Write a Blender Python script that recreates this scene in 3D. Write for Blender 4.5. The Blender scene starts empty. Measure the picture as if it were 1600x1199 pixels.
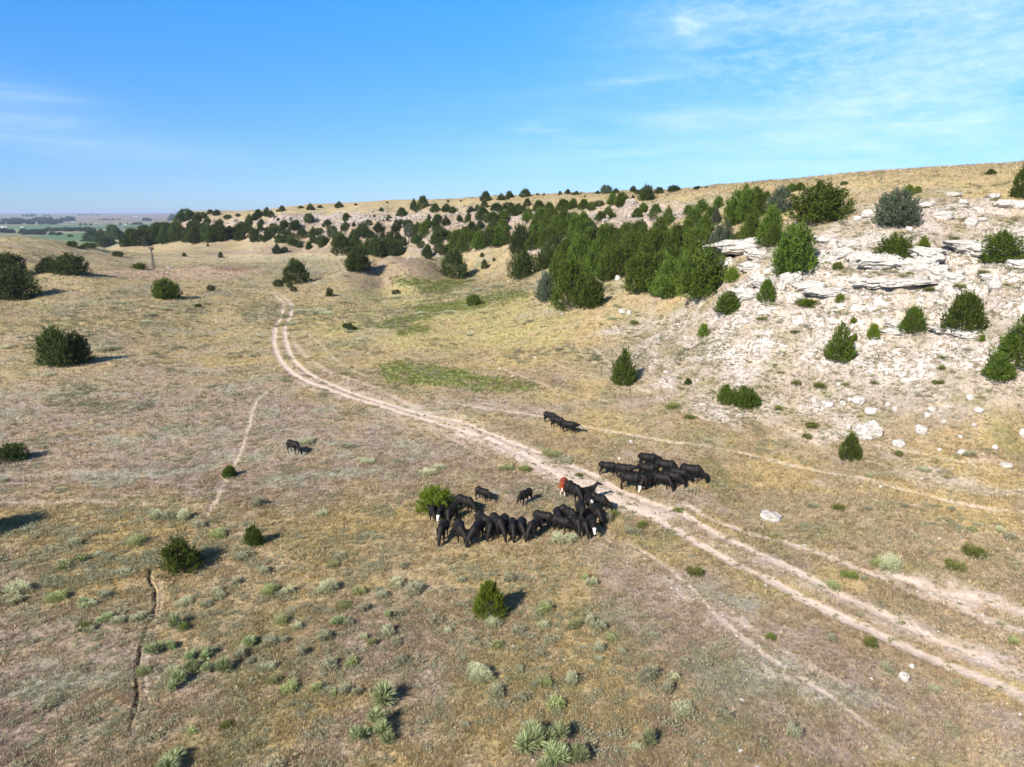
import bpy, bmesh, math, random
import numpy as np
from mathutils import Vector, Matrix
R = math.radians
random.seed(7)
rng = np.random.default_rng(11)
scene = bpy.context.scene
COL = scene.collection

# ------------------------------------------------------------------ camera, sky, sun, exposure
HC = 26.0                       # camera height above the valley floor, metres
FPX = 1109.0                    # focal length in pixels of the 1600 px wide photograph
PITCH = math.atan(266.5 / FPX)
cam_d = bpy.data.cameras.new('camera')
cam = bpy.data.objects.new('camera', cam_d); COL.objects.link(cam)
cam_d.sensor_fit = 'HORIZONTAL'; cam_d.sensor_width = 36.0; cam_d.lens = 36.0 * FPX / 1600.0
cam_d.clip_start = 0.5; cam_d.clip_end = 90000.0
cam.location = (0, 0, HC)
cam.rotation_euler = (math.pi / 2 - PITCH, 0, 0)
scene.camera = cam

SUN_EL = R(34.0)
SHX, SHY = 0.62, 0.785          # horizontal direction in which shadows fall
world = bpy.data.worlds.new('World'); scene.world = world; world.use_nodes = True
wt = world.node_tree; wt.nodes.clear()
def wn(t, **k):
    n = wt.nodes.new(t)
    for a, b in k.items(): setattr(n, a, b)
    return n
def wl(a, b): wt.links.new(a, b)
def wm(op, a, b=None, c=None, clamp=False):
    n = wn('ShaderNodeMath', operation=op, use_clamp=clamp)
    for i, v in enumerate((a, b, c)):
        if v is None: continue
        if hasattr(v, 'is_output'): wl(v, n.inputs[i])
        else: n.inputs[i].default_value = v
    return n.outputs[0]
sky = wn('ShaderNodeTexSky', sky_type='NISHITA', sun_disc=False)
sky.sun_elevation = SUN_EL
sky.sun_rotation = math.atan2(-SHX, -SHY)
sky.altitude = 1200.0; sky.air_density = 1.0; sky.dust_density = 0.35; sky.ozone_density = 3.0
tc = wn('ShaderNodeTexCoord'); sp = wn('ShaderNodeSeparateXYZ'); wl(tc.outputs['Generated'], sp.inputs[0])
az = wm('ARCTAN2', sp.outputs[0], sp.outputs[1]); el = wm('ARCSINE', sp.outputs[2])
def px_dir(u, v):
    x = (u - 800) / FPX; w = (599.5 - v) / FPX
    d = Vector((x, math.cos(PITCH) + w * math.sin(PITCH), -math.sin(PITCH) + w * math.cos(PITCH))).normalized()
    return math.atan2(d.x, d.y), math.asin(d.z)
def blob(u, v, su, sv, rot=0.0):
    a0, e0 = px_dir(u, v)
    da = wm('SUBTRACT', az, a0); de = wm('SUBTRACT', el, e0)
    c, s = math.cos(rot), math.sin(rot)
    x = wm('DIVIDE', wm('ADD', wm('MULTIPLY', da, c), wm('MULTIPLY', de, s)), su / FPX)
    y = wm('DIVIDE', wm('SUBTRACT', wm('MULTIPLY', de, c), wm('MULTIPLY', da, s)), sv / FPX)
    r2 = wm('ADD', wm('MULTIPLY', x, x), wm('MULTIPLY', y, y))
    return wm('EXPONENT', wm('MULTIPLY', r2, -1.0))
def cnoise(sx, sy, scale, detail, rough, rot=0.0, off=0.0, dist=0.0):
    cb = wn('ShaderNodeCombineXYZ'); wl(az, cb.inputs[0]); wl(el, cb.inputs[1]); cb.inputs[2].default_value = off
    mp = wn('ShaderNodeMapping'); wl(cb.outputs[0], mp.inputs[0])
    mp.inputs['Rotation'].default_value = (0, 0, rot); mp.inputs['Scale'].default_value = (sx, sy, 1)
    n = wn('ShaderNodeTexNoise'); wl(mp.outputs[0], n.inputs['Vector'])
    n.inputs['Scale'].default_value = scale; n.inputs['Detail'].default_value = detail
    n.inputs['Roughness'].default_value = rough; n.inputs['Distortion'].default_value = dist
    return n.outputs['Fac']
def ramp(f, lo, hi):
    m = wn('ShaderNodeMapRange', interpolation_type='SMOOTHSTEP'); wl(f, m.inputs[0])
    m.inputs[1].default_value = lo; m.inputs[2].default_value = hi
    return m.outputs[0]
streak = ramp(cnoise(1, 7, 5, 8, .62, -.06, 1.3, .4), .40, .72)
ripple = ramp(cnoise(1, 2.6, 34, 8, .68, -.25, 4.0, .25), .38, .70)
soft = ramp(cnoise(1, 3, 4, 6, .55, -.1, 9.0), .30, .66)
up_right = wm('ADD', blob(1480, 80, 330, 120, -.10), blob(1280, 40, 170, 55, -.1), clamp=True)
low_right = wm('ADD', blob(1420, 210, 420, 70), wm('MULTIPLY', blob(1000, 215, 200, 26, .12), .7), clamp=True)
dens = wm('MULTIPLY', up_right, wm('ADD', wm('MULTIPLY', ripple, .26), wm('MULTIPLY', soft, .42)))
dens = wm('ADD', dens, wm('MULTIPLY', low_right, wm('ADD', wm('MULTIPLY', streak, .34), wm('MULTIPLY', soft, .15))))
dens = wm('ADD', dens, wm('MULTIPLY', blob(1072, 38, 17, 12), wm('ADD', wm('MULTIPLY', ripple, .3), .35)))
dens = wm('ADD', dens, wm('MULTIPLY', wm('ADD', blob(0, 160, 90, 30), wm('MULTIPLY', blob(130, 218, 190, 22, -.06), .8), clamp=True), wm('ADD', wm('MULTIPLY', streak, .32), .13)))
dens = wm('ADD', dens, wm('MULTIPLY', wm('ADD', blob(1010, 125, 130, 8, .10), blob(850, 205, 80, 13, -.1)), wm('MULTIPLY', streak, .35)))
dens = wm('MULTIPLY', wm('MINIMUM', dens, .75), .68)
grade = wn('ShaderNodeMix', data_type='RGBA', blend_type='MULTIPLY'); grade.inputs[0].default_value = 1.0
wl(sky.outputs[0], grade.inputs['A'])
gcol = wn('ShaderNodeMix', data_type='RGBA'); wl(ramp(el, R(-1), R(30)), gcol.inputs[0]); gcol.inputs['A'].default_value = (0.42, 0.57, 0.92, 1); gcol.inputs['B'].default_value = (0.20, 1.16, 1.56, 1)
zen = wn('ShaderNodeMix', data_type='RGBA'); wl(ramp(el, R(17), R(42)), zen.inputs[0]); wl(gcol.outputs['Result'], zen.inputs['A']); zen.inputs['B'].default_value = (.62, .58, .60, 1)
wl(zen.outputs['Result'], grade.inputs['B'])
mix = wn('ShaderNodeMix', data_type='RGBA'); wl(dens, mix.inputs[0]); wl(grade.outputs['Result'], mix.inputs['A'])
mix.inputs['B'].default_value = (6.6, 7.4, 8.3, 1)
bg = wn('ShaderNodeBackground'); wl(mix.outputs['Result'], bg.inputs[0]); bg.inputs[1].default_value = 0.105
wo = wn('ShaderNodeOutputWorld'); wl(bg.outputs[0], wo.inputs[0])

sun_d = bpy.data.lights.new('sun', 'SUN'); sun = bpy.data.objects.new('sun', sun_d); COL.objects.link(sun)
sun_d.energy = 5.0; sun_d.angle = R(.5); sun_d.color = (1.0, .94, .85)
tosun = Vector((-SHX * math.cos(SUN_EL), -SHY * math.cos(SUN_EL), math.sin(SUN_EL))).normalized()
sun.rotation_euler = (-tosun).to_track_quat('-Z', 'Y').to_euler()
sun.location = (-60, -60, 90)
vs = scene.view_settings
vs.view_transform = 'Standard'; vs.look = 'None'; vs.exposure = 0.70; vs.gamma = 1; vs.use_curve_mapping = False
scene.cycles.max_bounces = 5; scene.cycles.diffuse_bounces = 2; scene.cycles.glossy_bounces = 1
scene.cycles.transmission_bounces = 2; scene.cycles.volume_bounces = 0; scene.cycles.transparent_max_bounces = 4

# ------------------------------------------------------------------ helpers
def thing(o, label=None, cat=None, group=None, kind=None):
    if label: o['label'] = label
    if cat: o['category'] = cat
    if group: o['group'] = group
    if kind: o['kind'] = kind
    return o
def mesh_np(name, V, F, mats, smooth=False, colattr=None, fmat=None):
    """V (n,3), F (m,3 or 4) arrays -> mesh datablock"""
    V = np.ascontiguousarray(V, dtype=np.float32); F = np.ascontiguousarray(F, dtype=np.int32)
    me = bpy.data.meshes.new(name)
    k = F.shape[1]; m = len(F)
    me.vertices.add(len(V)); me.vertices.foreach_set('co', V.ravel())
    me.loops.add(m * k); me.loops.foreach_set('vertex_index', F.ravel())
    me.polygons.add(m); me.polygons.foreach_set('loop_start', np.arange(0, m * k, k, dtype=np.int32))
    me.polygons.foreach_set('loop_total', np.full(m, k, dtype=np.int32))
    me.polygons.foreach_set('use_smooth', np.full(m, smooth))
    for mt in mats: me.materials.append(mt)
    if fmat is not None: me.polygons.foreach_set('material_index', np.asarray(fmat, dtype=np.int32))
    if colattr:
        for an, arr in colattr.items():
            a = me.attributes.new(an, 'FLOAT_COLOR', 'POINT')
            c = np.ones((len(V), 4), np.float32); c[:, :arr.shape[1]] = arr
            a.data.foreach_set('color', c.ravel())
    me.update(calc_edges=True); me.validate(verbose=False)
    return me
def link(name, me, parent=None):
    o = bpy.data.objects.new(name, me); COL.objects.link(o)
    if parent is not None: o.parent = parent
    return o
def empty(name, loc, rz=0.0, sc=(1, 1, 1)):
    o = bpy.data.objects.new(name, None); COL.objects.link(o)
    o.location = loc; o.rotation_euler = (0, 0, rz); o.scale = sc; o.empty_display_size = .3
    return o

_perm = np.random.default_rng(5).permutation(4096)
_ga = np.random.default_rng(6).uniform(0, 2 * np.pi, 4096)
_gx, _gy = np.cos(_ga), np.sin(_ga)
def gnoise(x, y):
    xi = np.floor(x).astype(np.int64); yi = np.floor(y).astype(np.int64)
    xf = x - xi; yf = y - yi
    def g(ix, iy, dx, dy):
        h = _perm[(_perm[ix & 4095] + iy) & 4095]
        return _gx[h] * dx + _gy[h] * dy
    u = xf * xf * xf * (xf * (xf * 6 - 15) + 10); v = yf * yf * yf * (yf * (yf * 6 - 15) + 10)
    a = g(xi, yi, xf, yf); b = g(xi + 1, yi, xf - 1, yf); c = g(xi, yi + 1, xf, yf - 1); d = g(xi + 1, yi + 1, xf - 1, yf - 1)
    return (a * (1 - u) + b * u) * (1 - v) + (c * (1 - u) + d * u) * v * 1.0
def fbm(x, y, s, o=4, seed=0, gain=.5):
    t = np.zeros_like(x, dtype=np.float64); a = 1.0; f = 1.0 / s; n = 0
    for i in range(o):
        t += a * gnoise(x * f + seed * 17.31 + i * 5.1, y * f - seed * 9.7 + i * 3.3); n += a; a *= gain; f *= 2.03
    return t / n * 1.6
def sstep(a, b, x):
    t = np.clip((x - a) / (b - a), 0, 1); return t * t * (3 - 2 * t)

CP, SP_ = math.cos(PITCH), math.sin(PITCH)
def ray(u, v):
    w = (599.5 - v) / FPX
    return np.array([(u - 800) / FPX, CP + w * SP_, -SP_ + w * CP])
def project(x, y, z):
    zz = z - HC
    f = y * CP - zz * SP_; up = y * SP_ + zz * CP
    f = np.where(f < .5, .5, f)
    return 800 + FPX * x / f, 599.5 - FPX * up / f, f

# ------------------------------------------------------------------ terrain height, from surveyed points
ctrl = []
def P(u, v, z=None, Y=None):
    d = ray(u, v)
    t = (z - HC) / d[2] if z is not None else Y / d[1]
    x, y, zz = d * t; zz += HC
    ctrl.append((math.atan2(x, y), math.log(math.hypot(x, y)), zz))
def W(deg, r, z): ctrl.append((R(deg), math.log(r), z))
for u in (-100, 400, 800, 1200, 1600):
    P(u, 1199, z=0.0)
for a in (-44, -15, 15, 44): W(a, 18, 0); W(a, 5, 0)
for u, z in ((-50, 0), (400, 0), (800, 0), (1200, 0.1), (1600, .8)): P(u, 900, z=z)
for u, z in ((-50, .3), (200, 0), (400, 0), (620, 0), (850, .2), (1100, .7), (1350, 2.2), (1620, 3.2)): P(u, 750, z=z)
for u, z in ((-50, 1.0), (250, .5), (480, .4), (800, 1), (1000, 1.6), (1200, 3.0), (1350, 4.2), (1620, 5.6)): P(u, 650, z=z)
for u, z in ((-50, 3), (200, 2), (420, 1.5), (620, 2.0), (800, 3), (1000, 4.6), (1200, 8.2), (1400, 9.6), (1620, 11.5)): P(u, 550, z=z)
for u, z in ((-40, 5.0), (120, 3.8), (300, 2.2), (440, 1.6), (600, 2.6), (760, 4.2), (900, 7.0), (1050, 9.0)): P(u, 490, z=z)
P(1600, 450, Y=88); P(1400, 450, Y=95); P(1200, 450, Y=104); P(1100, 462, Y=118); P(1000, 450, Y=140); P(890, 470, Y=150)
P(820, 432, Y=215); P(700, 432, Y=262); P(750, 445, Y=228)
P(1600, 400, Y=97); P(1400, 400, Y=103); P(1200, 400, Y=114); P(1100, 400, Y=142); P(1000, 400, Y=172); P(900, 400, Y=205); P(850, 380, Y=255)
P(780, 385, Y=290); P(720, 398, Y=300)
P(10, 425, Y=235); P(30, 466, Y=190); P(100, 430, Y=225); P(200, 432, Y=240); P(300, 445, Y=228); P(463, 443, Y=240)
P(-60, 466, Y=180)
P(0, 373, Y=300); P(60, 373, Y=322); P(110, 380, Y=330); P(150, 392, Y=325); P(100, 405, Y=285)
W(-41, 450, 1); W(-38, 470, 0); W(-34, 500, -1); W(-30, 500, 1)
P(240, 420, Y=295); P(330, 418, Y=300); P(200, 395, Y=400); P(280, 392, Y=420); P(390, 395, Y=400); P(400, 420, Y=300); P(480, 405, Y=340)
P(610, 401, Y=262); P(560, 410, Y=258); P(665, 408, Y=268); P(600, 441, z=3.0); P(530, 428, z=2.6); P(690, 436, z=3.4)
W(math.degrees(math.atan((610 - 800) / FPX)), 292, 5.0)
P(530, 400, Y=335); P(640, 399, Y=332)
# foot of the far bluff, its shelf and its rim
P(470, 390, Y=395); P(330, 382, Y=450); P(240, 385, Y=500); P(180, 387, Y=520)
P(600, 370, Y=362); P(480, 365, Y=415); P(380, 365, Y=470); P(300, 362, Y=515); P(220, 366, Y=560)
P(700, 360, Y=322); P(660, 344, Y=350); P(560, 344, Y=385); P(450, 344, Y=430); P(380, 345, Y=480); P(310, 348, Y=530)
P(770, 345, Y=305); P(850, 345, Y=272); P(930, 345, Y=240); P(1000, 350, Y=214); P(1060, 345, Y=190); P(1150, 350, Y=152); P(1230, 345, Y=134)
P(1600, 350, Y=106); P(1400, 350, Y=112); P(1300, 350, Y=120)
P(1600, 305, Y=118); P(1480, 305, Y=122); P(1400, 312, Y=124); P(1300, 316, Y=136); P(1240, 316, Y=146); P(1150, 316, Y=172); P(1060, 322, Y=206); P(960, 320, Y=246); P(860, 321, Y=285); P(760, 326, Y=325); P(660, 332, Y=365); P(560, 335, Y=402); P(450, 335, Y=448); P(380, 338, Y=500); P(310, 340, Y=550); P(270, 345, Y=580)
SKYL = ((1640, 251, 160), (1600, 255, 165), (1500, 261, 175), (1400, 268, 185), (1300, 276, 200), (1200, 284, 215), (1100, 293, 235), (1000, 299.5, 270), (900, 304, 305), (800, 309, 345), (700, 314, 385), (600, 317.5, 425), (500, 323, 475), (420, 328, 530), (340, 332.5, 580), (285, 336, 610))
for u, v, Y in SKYL:
    P(u, v, Y=Y)
    th, lr, z = ctrl[-1]
    for k, dz in ((1.35, -1.0), (2.0, -3.5), (4.0, -12)):
        ctrl.append((th, lr + math.log(k), z + dz if u > 480 else z + dz * 4))
W(44, 160, 38); W(44, 500, 34); W(30, 2500, 0)
W(-33, 640, -10); W(-29, 700, -10); W(-26, 720, -6)
for a in (-44, -36, -30, -24, -12, 0, 20, 44):
    for r_, z in ((1000, -22), (1800, -28), (3500, -30), (7000, -26), (14000, 2), (26000, 20), (60000, 12)):
        if r_ < 3000 and a > -26: continue
        W(a, r_, z)
C = np.array(ctrl)
TH_S = 3.2
def tps_fit(C):
    n = len(C); X = np.c_[C[:, 0] * TH_S, C[:, 1]]
    d = np.sqrt(((X[:, None] - X[None]) ** 2).sum(-1)) + 1e-9
    K = d * d * np.log(d); K[np.arange(n), np.arange(n)] = 2e-4
    Pm = np.c_[np.ones(n), X]
    A = np.zeros((n + 3, n + 3)); A[:n, :n] = K; A[:n, n:] = Pm; A[n:, :n] = Pm.T
    return np.linalg.solve(A, np.r_[C[:, 2], 0, 0, 0]), X
_w, _X = tps_fit(C)
def tps(th, lr):
    th = np.clip(th, R(-46), R(46)) * TH_S; lr = np.clip(lr, 1.0, 11.0)
    out = _w[-3] + _w[-2] * th + _w[-1] * lr
    for i in range(len(_X)):
        d2 = (th - _X[i, 0]) ** 2 + (lr - _X[i, 1]) ** 2 + 1e-12
        out += _w[i] * .5 * d2 * np.log(d2)
    return out
NSEG = 1060
az_f = np.concatenate([np.linspace(-180, -52, 34)[:-1], np.linspace(-52, -42, 60)[:-1], np.linspace(-42, 42, 960), np.linspace(42, 52, 60)[1:], np.linspace(52, 180, 34)[1:]])
TH = np.radians(az_f)
RR = np.concatenate([np.geomspace(.6, 23, 26)[:-1], np.geomspace(23, 700, 860)[:-1], np.geomspace(700, 60000, 170)])
NT, NR = len(TH), len(RR)
_ct = np.radians(np.linspace(-47, 47, 190)); _cl = np.linspace(math.log(.5), math.log(62000), 900)
_G = tps(*np.meshgrid(_ct, _cl))                       # coarse lattice of the survey surface
def _bicubic(th, lr):
    x = (np.clip(th, R(-46), R(46)) - _ct[0]) / (_ct[1] - _ct[0]); y = (lr - _cl[0]) / (_cl[1] - _cl[0])
    xi = np.clip(np.floor(x).astype(int), 1, len(_ct) - 3); yi = np.clip(np.floor(y).astype(int), 1, len(_cl) - 3)
    fx = x - xi; fy = y - yi
    def w4(f): return (-.5 * f + f * f - .5 * f ** 3, 1 - 2.5 * f * f + 1.5 * f ** 3, .5 * f + 2 * f * f - 1.5 * f ** 3, -.5 * f * f + .5 * f ** 3)
    wx, wy = w4(fx), w4(fy); out = 0
    for j in range(4):
        out = out + wy[j] * sum(wx[i] * _G[yi + j - 1, xi + i - 1] for i in range(4))
    return out
TT, LL = np.meshgrid(TH, np.log(RR))                   # (NR, NT)
GX = np.exp(LL) * np.sin(TT); GY = np.exp(LL) * np.cos(TT)
Z0 = _bicubic(TT, LL)
# ---- zones painted on the land (outlines surveyed in photo pixels, turned into ground masks)
U0, V0, D0 = project(GX, GY, Z0)
VIS = (GY > 3)
LR = LL
NW = fbm(GX, GY, 9, 4, 3)          # warps the zone edges
def psd(poly, U, V):
    """signed distance in px to polygon, positive inside"""
    n = len(poly); d = np.full(U.shape, 1e9); ins = np.zeros(U.shape, bool)
    for i in range(n):
        x1, y1 = poly[i]; x2, y2 = poly[(i + 1) % n]
        ex, ey = x2 - x1, y2 - y1
        t = np.clip(((U - x1) * ex + (V - y1) * ey) / (ex * ex + ey * ey + 1e-9), 0, 1)
        d = np.minimum(d, (U - x1 - t * ex) ** 2 + (V - y1 - t * ey) ** 2)
        c = ((y1 > V) != (y2 > V)) & (U < ex * (V - y1) / (ey if abs(ey) > 1e-9 else 1e-9) + x1)
        ins ^= c
    return np.where(ins, 1, -1) * np.sqrt(d)
def zone(poly, soft, warp, rmin=0, rmax=1e9):
    m = sstep(-soft, soft, psd(poly, U0, V0) + NW * warp)
    return m * VIS * (np.exp(LR) > rmin) * (np.exp(LR) < rmax)
z_chalk = zone([(930, 545), (1010, 505), (1120, 470), (1160, 400), (1115, 385), (1240, 372), (1300, 355), (1420, 300), (1600, 285), (1700, 285), (1700, 640), (1500, 655), (1300, 670), (1120, 640), (1040, 600), (960, 590)], 26, 34, 40, 140)
z_chalk2 = zone([(1130, 470), (1180, 420), (1290, 395), (1450, 385), (1640, 385), (1640, 590), (1420, 610), (1250, 590), (1130, 560)], 30, 40, 40, 140)
z_path = zone([(1040, 600), (1130, 590), (1330, 660), (1420, 700), (1620, 760), (1620, 790), (1380, 740), (1200, 690), (1080, 640)], 14, 22, 40, 120)
z_bluff = zone([(420, 337), (520, 334), (650, 333), (770, 328), (860, 335), (830, 352), (790, 368), (720, 398), (640, 402), (640, 385), (560, 368), (500, 372), (440, 364), (405, 352)], 5, 9, 250, 620)
z_bluff2 = zone([(270, 345), (420, 345), (440, 366), (380, 372), (290, 366)], 4, 7, 300, 700)
z_bluff3 = zone([(915, 332), (960, 320), (1075, 322), (1090, 340), (1030, 352), (985, 372), (930, 362)], 5, 8, 150, 300)
z_strip = zone([(800, 384), (870, 362), (905, 352), (912, 362), (850, 392), (815, 402)], 4, 6, 180, 360)
z_strip2 = zone([(745, 358), (800, 338), (830, 330), (835, 337), (790, 352), (755, 366)], 3, 5, 230, 400)
z_talus = np.maximum(zone([(395, 383), (520, 386), (530, 396), (395, 394)], 3, 5, 300, 450), zone([(320, 393), (430, 391), (430, 398), (320, 398)], 2, 4, 280, 460))
z_mound = zone([(535, 440), (545, 415), (590, 400), (650, 399), (690, 410), (690, 432), (640, 445), (580, 450)], 7, 10, 200, 285)
z_pink = zone([(190, 423), (300, 417), (410, 414), (420, 421), (380, 432), (300, 438), (230, 436), (150, 426)], 4, 6, 200, 330)
z_redb = zone([(318, 415), (360, 413), (410, 414), (405, 420), (350, 424)], 2, 4, 200, 330)
z_pale = zone([(190, 408), (300, 398), (440, 394), (540, 396), (540, 406), (400, 408), (260, 412)], 4, 5, 250, 460)
z_sagef = zone([(340, 396), (540, 398), (545, 430), (460, 440), (340, 412)], 7, 9, 230, 420)
z_green = np.zeros_like(U0)
for pl in ([(605, 437), (640, 432), (668, 438), (660, 445), (610, 446)], [(655, 450), (700, 436), (728, 438), (722, 448), (690, 458), (658, 458)],
           [(590, 508), (640, 496), (675, 494), (672, 502), (620, 510), (595, 514)], [(620, 518), (650, 511), (672, 514), (660, 520), (625, 521)],
           [(590, 570), (640, 565), (720, 580), (800, 592), (850, 602), (845, 615), (760, 612), (680, 606), (610, 596)], [(640, 478), (730, 470), (810, 455), (820, 462), (740, 485), (650, 492)]):
    z_green = np.maximum(z_green, zone(pl, 6, 12, 90, 300))
z_gold = np.maximum(zone([(620, 520), (700, 470), (830, 470), (960, 500), (930, 560), (800, 590), (640, 560), (480, 520), (480, 470)], 22, 30, 90, 300),
                    zone([(-60, 760), (330, 800), (620, 790), (900, 840), (960, 950), (700, 920), (430, 950), (300, 980), (0, 850)], 30, 46, 25, 140) * .8)
z_hill = sstep(28, 33, Z0) * (np.exp(LR) > 110) * (np.exp(LR) < 900) * (TT > R(-24))
z_mauve = np.maximum(zone([(-60, 600), (180, 560), (430, 590), (560, 650), (780, 700), (800, 760), (500, 780), (300, 770), (-60, 790)], 26, 40, 40, 150),
                     np.maximum(zone([(-60, 960), (180, 960), (260, 1010), (330, 1060), (200, 1199), (-60, 1199)], 24, 40, 20, 80),
                                zone([(950, 850), (1100, 900), (1300, 1000), (1600, 1110), (1600, 1199), (1250, 1199), (1100, 1080), (930, 960)], 20, 30, 20, 90)))

# ---- relief: rolling ground, gullies on the slopes, ledges in the chalk
RRg = np.exp(LR)
near = 1 - sstep(60, 400, RRg)
slope_m = sstep(3, 9, Z0) * sstep(36, 30, Z0) * (RRg < 800)
Z = Z0 + fbm(GX, GY, 22, 3, 1) * (.22 + .5 * sstep(120, 300, RRg) * (RRg < 800)) + fbm(GX, GY, 3.2, 3, 2) * .09 * near
Z += fbm(GX, GY, 13, 4, 8) * .8 * slope_m * sstep(75, 110, RRg)
rock_any = np.clip(z_chalk * .75 + z_chalk2 * .5 + z_bluff + z_bluff2 + z_bluff3, 0, 1)
Per = np.where(RRg < 150, 2.3, 5.0)
q = (Z + fbm(GX, GY, 19, 5, 12, .6) * 3.2) / Per
fr = q - np.floor(q)
led = (np.floor(q) + sstep(.36, .62, fr) - q) * Per
lmod = sstep(-.15, .35, fbm(GX, GY, 26, 3, 31))
Z += led * rock_any * np.where(RRg < 150, (.08 + .45 * lmod + .35 * z_chalk2) * sstep(9, 15, Z0), .7)
# the rimrock of the far bluff drops by a few metres along its top edge
rim = zone([(425, 338), (650, 336), (700, 333), (700, 338), (650, 341), (425, 343)], 2.5, 2, 250, 620)
Z -= rim * 1.5
Z += fbm(GX, GY, 4.5, 4, 40) * rock_any * np.where(RRg < 150, .20, 1.0)
Z += np.abs(fbm(GX, GY, 1.3, 3, 41)) * rock_any * .16 * (RRg < 150)
Z += fbm(GX, GY, .9, 3, 44) * .05 * (RRg < 90)
Z[RRg > 3000] += (fbm(GX, GY, 2600, 4, 50) * 9)[RRg > 3000]

# ---- ray casting and placing on the land
def _sample(A, th, lr):
    i = np.clip(np.searchsorted(TH, th) - 1, 0, NT - 2); j = np.clip(np.searchsorted(np.log(RR), lr) - 1, 0, NR - 2)
    lR = np.log(RR)
    fx = (th - TH[i]) / (TH[i + 1] - TH[i]); fy = (lr - lR[j]) / (lR[j + 1] - lR[j])
    fx = np.clip(fx, 0, 1); fy = np.clip(fy, 0, 1)
    return (A[j, i] * (1 - fx) + A[j, i + 1] * fx) * (1 - fy) + (A[j + 1, i] * (1 - fx) + A[j + 1, i + 1] * fx) * fy
def samp(A, x, y):
    x = np.asarray(x, float); y = np.asarray(y, float)
    return _sample(A, np.arctan2(x, y), np.log(np.hypot(x, y)))
def height(x, y): return samp(Z, x, y)
_lt = np.geomspace(20, 30000, 3800)
def cast(u, v, tmin=20.0):
    """photo pixel -> point on the land (x, y, z, depth)"""
    d = ray(u, v); t = _lt[_lt >= tmin]
    x, y, z = d[0] * t, d[1] * t, HC + d[2] * t
    h = height(x, y); below = np.nonzero(z < h)[0]
    if len(below) == 0: k = int(np.argmin(z - h))
    else: k = int(below[0])
    if k > 0 and len(below):
        a, b = (z - h)[k - 1], (z - h)[k]; s = a / (a - b + 1e-12); tt = t[k - 1] + (t[k] - t[k - 1]) * s
    else: tt = t[k]
    x, y = d[0] * tt, d[1] * tt
    return float(x), float(y), float(height(x, y)), float(tt)

# ---- wheel tracks, cattle trails and the little gully
TRACKS = [
 ([(400,455),(427,461),(442,475),(441,487),(431,510),(428,530),(430,547),(443,570),(467,590),(512,609),(569,628),(625,645),(677,660),(719,673),(756,684),(812,709),(850,731),(880,750),(915,765),(945,778),(987,797),(1030,815),(1075,840),(1112,862),(1150,882),(1200,905),(1250,933),(1300,957),(1350,980),(1400,1005),(1450,1027),(1500,1047),(1550,1067),(1600,1090),(1680,1125),(1850,1200)], .44, 1.0),
 ([(412,452),(442,463),(455,477),(454,490),(445,512),(447,537),(454,556),(467,572),(494,591),(550,615),(606,632),(662,649),(719,660),(767,679),(812,697),(869,720),(925,742),(962,765),(1012,785),(1062,802),(1112,832),(1162,855),(1212,878),(1262,902),(1300,924),(1350,947),(1400,970),(1450,995),(1500,1015),(1550,1038),(1600,1057),(1680,1085),(1850,1150)], .44, .95),
 ([(1037,782),(1075,791),(1117,815),(1150,826),(1200,842),(1262,859),(1300,873),(1340,889),(1375,902),(1425,925),(1475,942),(1525,962),(1600,987),(1680,1012),(1850,1065)], .34, .7),
 ([(1370,893),(1410,905),(1450,920),(1525,938),(1600,958),(1680,978),(1850,1025)], .42, .85),
 ([(950,832),(1000,860),(1040,885),(1075,917),(1112,955),(1150,990),(1212,1035),(1290,1085),(1350,1130),(1420,1175)], .24, .65),
 ([(1060,930),(1130,960),(1210,1010),(1300,1060),(1400,1110)], .22, .4),
]
TRAILS = [
 ([(644,619),(692,630),(775,641),(850,652),(910,666),(980,679),(1050,691),(1120,701),(1200,718),(1300,740),(1375,755),(1450,775),(1550,797),(1620,808),(1850,850)], .24, .95),
 ([(1060,612),(1120,628),(1180,650),(1270,680),(1340,692),(1425,707),(1500,721),(1600,731),(1800,755)], .22, .7),
 ([(1130,632),(1210,668),(1290,700),(1380,728),(1440,752)], .2, .5),
 ([(749,555),(805,585),(869,607),(944,626),(985,640)], .17, .6),
 ([(865,570),(906,583),(944,592)], .2, .5), ([(914,560),(940,572),(962,578)], .3, .6), ([(929,547),(942,560),(955,573)], .4, .7),
 ([(965,600),(1010,612),(1060,640),(1120,662)], .25, .5),
 ([(445,520),(475,555),(512,581),(569,600),(625,626),(662,645),(719,668)], .5, .6),
 ([(467,512),(497,536),(527,566),(570,588)], .22, .5),
 ([(402,487),(405,505),(428,517)], .25, .55), ([(350,450),(385,452),(415,455)], .5, .5), ([(350,450),(352,435),(362,428),(385,436),(400,455)], .3, .4),
 ([(452,600),(425,607),(398,630),(388,665),(375,705),(360,735),(342,770),(326,800),(300,832)], .26, .95),
 ([(390,800),(380,830),(366,856)], .5, .5),
 ([(-30,786),(60,786),(130,783),(210,788),(330,790)], .5, .5), ([(-30,740),(60,745),(140,735)], .8, .25),
 ([(690,680),(740,705),(790,735)], .3, .5),
 ([(262,895),(250,905),(252,935),(246,965),(236,1000),(226,1040),(226,1080),(232,1100),(218,1125),(196,1165),(165,1205)], .13, .6),
]
GULLY = ([(242,880),(236,888),(233,903),(242,925),(240,955),(228,985),(217,1025),(212,1060),(213,1095),(205,1128),(198,1150)], .115, 1.0)
m_track = np.zeros_like(Z); m_trail = np.zeros_like(Z); dz = np.zeros_like(Z)
wob = fbm(GX, GY, 1.1, 3, 60); wob2 = fbm(GX, GY, 5.0, 3, 61)
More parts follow.
